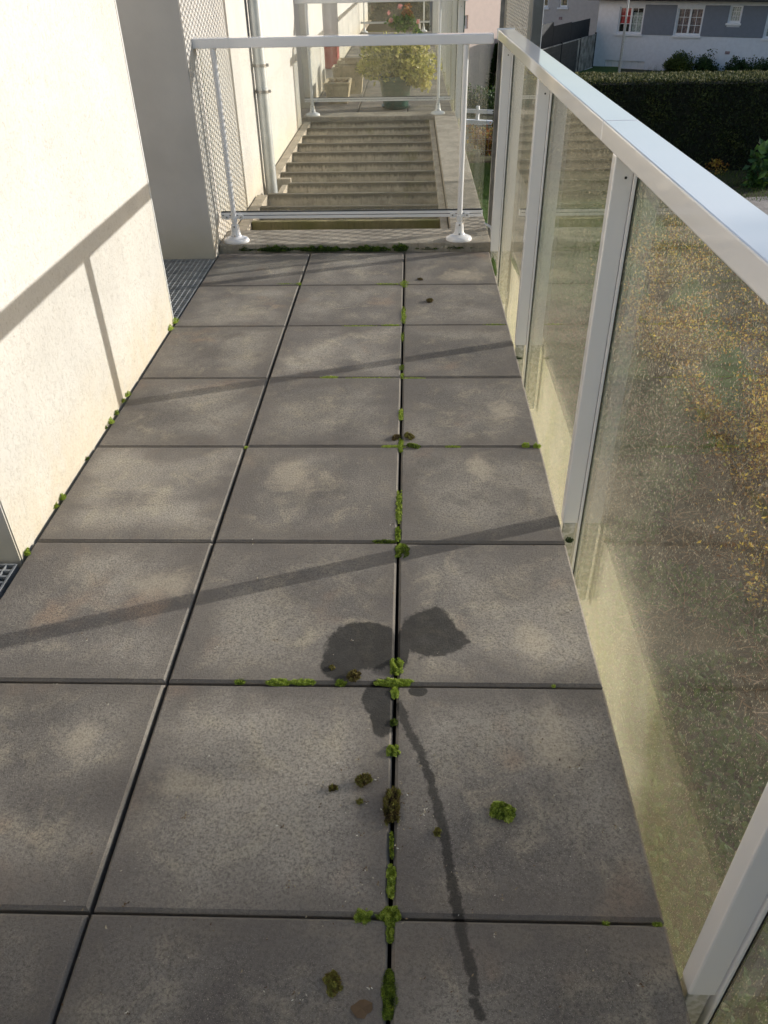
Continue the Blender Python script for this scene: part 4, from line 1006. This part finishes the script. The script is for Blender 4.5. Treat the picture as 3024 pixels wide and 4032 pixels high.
# conifers above it
def conifer(x, y, h, r_, label, seed):
    g = random.Random(seed); t = thing('conifer', label, 'tree', (x, y, -3.4), 0, 'small trees by the dark fence'); qq = []
    for _ in range(2200):
        k = g.random()**.8; a = g.random()*6.28; rr = r_*(1-k)*g.uniform(.3, 1); p = Vector((rr*math.cos(a), rr*math.sin(a), h*(.12+.88*k))); d = Vector((math.cos(a), math.sin(a), .3)).normalized()
        qq.append((leaf(p, (d+rvec(g)*.5).normalized(), rvec(g), .12, .05), g.random()))
    leaves_obj('crown', MAT['bush'], qq, t); b = MB(); b.tube([(0, 0, 0), (0, 0, h*.9)], .06, 8, .01); b.build('trunk', MAT['stem'], t)
conifer(3.55, 35.2, 1.85, .5, 'dark little conifer left of the railing gap against the pink wall', 71)
conifer(4.05, 35.0, 1.95, .35, 'thin dark shrub tip rising above the dark fence at the gap', 72)
g = random.Random(75)
o = thing('dark_hedge', 'rounded dark green shrubs behind the white fence', 'shrubs', (2.6, 30.5, -3.4))
leaves_obj('foliage', MAT['bush'], foliage(g, (0, 0, .45), (3.2, .8, .62), 6000, .11, .08, 60, .5), o)
o = thing('tall_hedge', 'tall dark clipped hedge far behind the end of the terraces, seen through the end railings', 'hedge', (-2.3, 32.5, -3.5))
b = MB(); b.box(-5, 3.6, -.5, .5, 0, 4.2); b.build('core', MAT['hcore'], o)
g = random.Random(76); qq = []
for _ in range(9000):
    p = Vector((g.uniform(-5, 3.6), -.52-.08*g.random(), 4.3*g.random())); qq.append((leaf(p, (rvec(g)+Vector((0, -.5, .1))).normalized(), rvec(g), .11, .06), g.random()*.8))
leaves_obj('foliage', MAT['hleaf'], qq, o)
# wire fence in front of the road
t = thing('wire_fence', 'thin wire mesh fence by the lawn below the shrub', 'fence', (2.8, 20.1, -2.9))
b = MB()
for k in range(34): x = -1.5+k*.09; b.box(x-.003, x+.003, -.003, .003, .2, 1.0)
for z in (.2, .45, .7, .98): b.box(-1.5, 1.5, -.0035, .0035, z-.003, z+.003)
b.build('mesh', MAT['galv'], t)
for x in (-1.5, 1.5):
    b = MB(); b.tube([(x, 0, 0), (x, 0, 1.1)], .02, 8); b.build('post', MAT['galv'], t)
# pale pink building
PA = R(37)
t = thing('pink_building', 'pale pink rendered building with a small white window behind the dark fence', 'building', (2.5, 34, 0), PA)
b = MB(); facade(b, 2.05, -4, 5, [(.20, .40, -.84, -.40)], u0=-1.1); b.quad((2.05, 0, -4), (2.05, 8, -4), (2.05, 8, 5), (2.05, 0, 5)); b.quad((-1.1, 0, -4), (-1.1, 0, 5), (-1.1, 8, 5), (-1.1, 8, -4)); b.build('wall', MAT['pink'], t)
window(t, .20, .40, -.84, -.40, 1, 1, [], 1, False)
b = MB(); b.quad((-1.4, -.3, 4.95), (2.35, -.3, 4.95), (2.35, 4, 8), (-1.4, 4, 8)); b.quad((-1.4, 4, 8), (2.35, 4, 8), (2.35, 8.3, 4.95), (-1.4, 8.3, 4.95)); b.build('roof', MAT['roof'], t)

# unseen tree added off to the right so its crown shades the near slabs
P0 = Vector((.8, -.30, 0)); sh = Vector((sdir.x, sdir.y, sdir.z))
def shade_tree(off, tt, h_r, seed, label, n=17000, rad=1.4):
    c = Vector((1.0, off, 0))+sdir*tt
    t = thing('added_shade_tree', label, 'tree', (c.x, c.y, -2.62)); g = random.Random(seed); H = c.z+2.62
    b = MB(); b.tube([(0, 0, 0), (.1, .05, H*.5), (0, 0, H)], .16, 10, .04)
    for k in range(9):
        v = rvec(g)*rad*.8; b.tube([(0.05, 0, H*.55), (v.x*.5, v.y*.5, H-.3), (v.x, v.y, H+v.z*.6)], .05, 6, .012)
    b.build('trunk', MAT['stem'], t)
    leaves_obj('crown', MAT['bush'], foliage(g, (0, 0, H), (rad, rad, rad*1.6), n, .17, .13, 80, .1), t)
shade_tree(-.96, 19, 0, 81, 'unseen broad leafy tree added on the right to shade the near slabs')
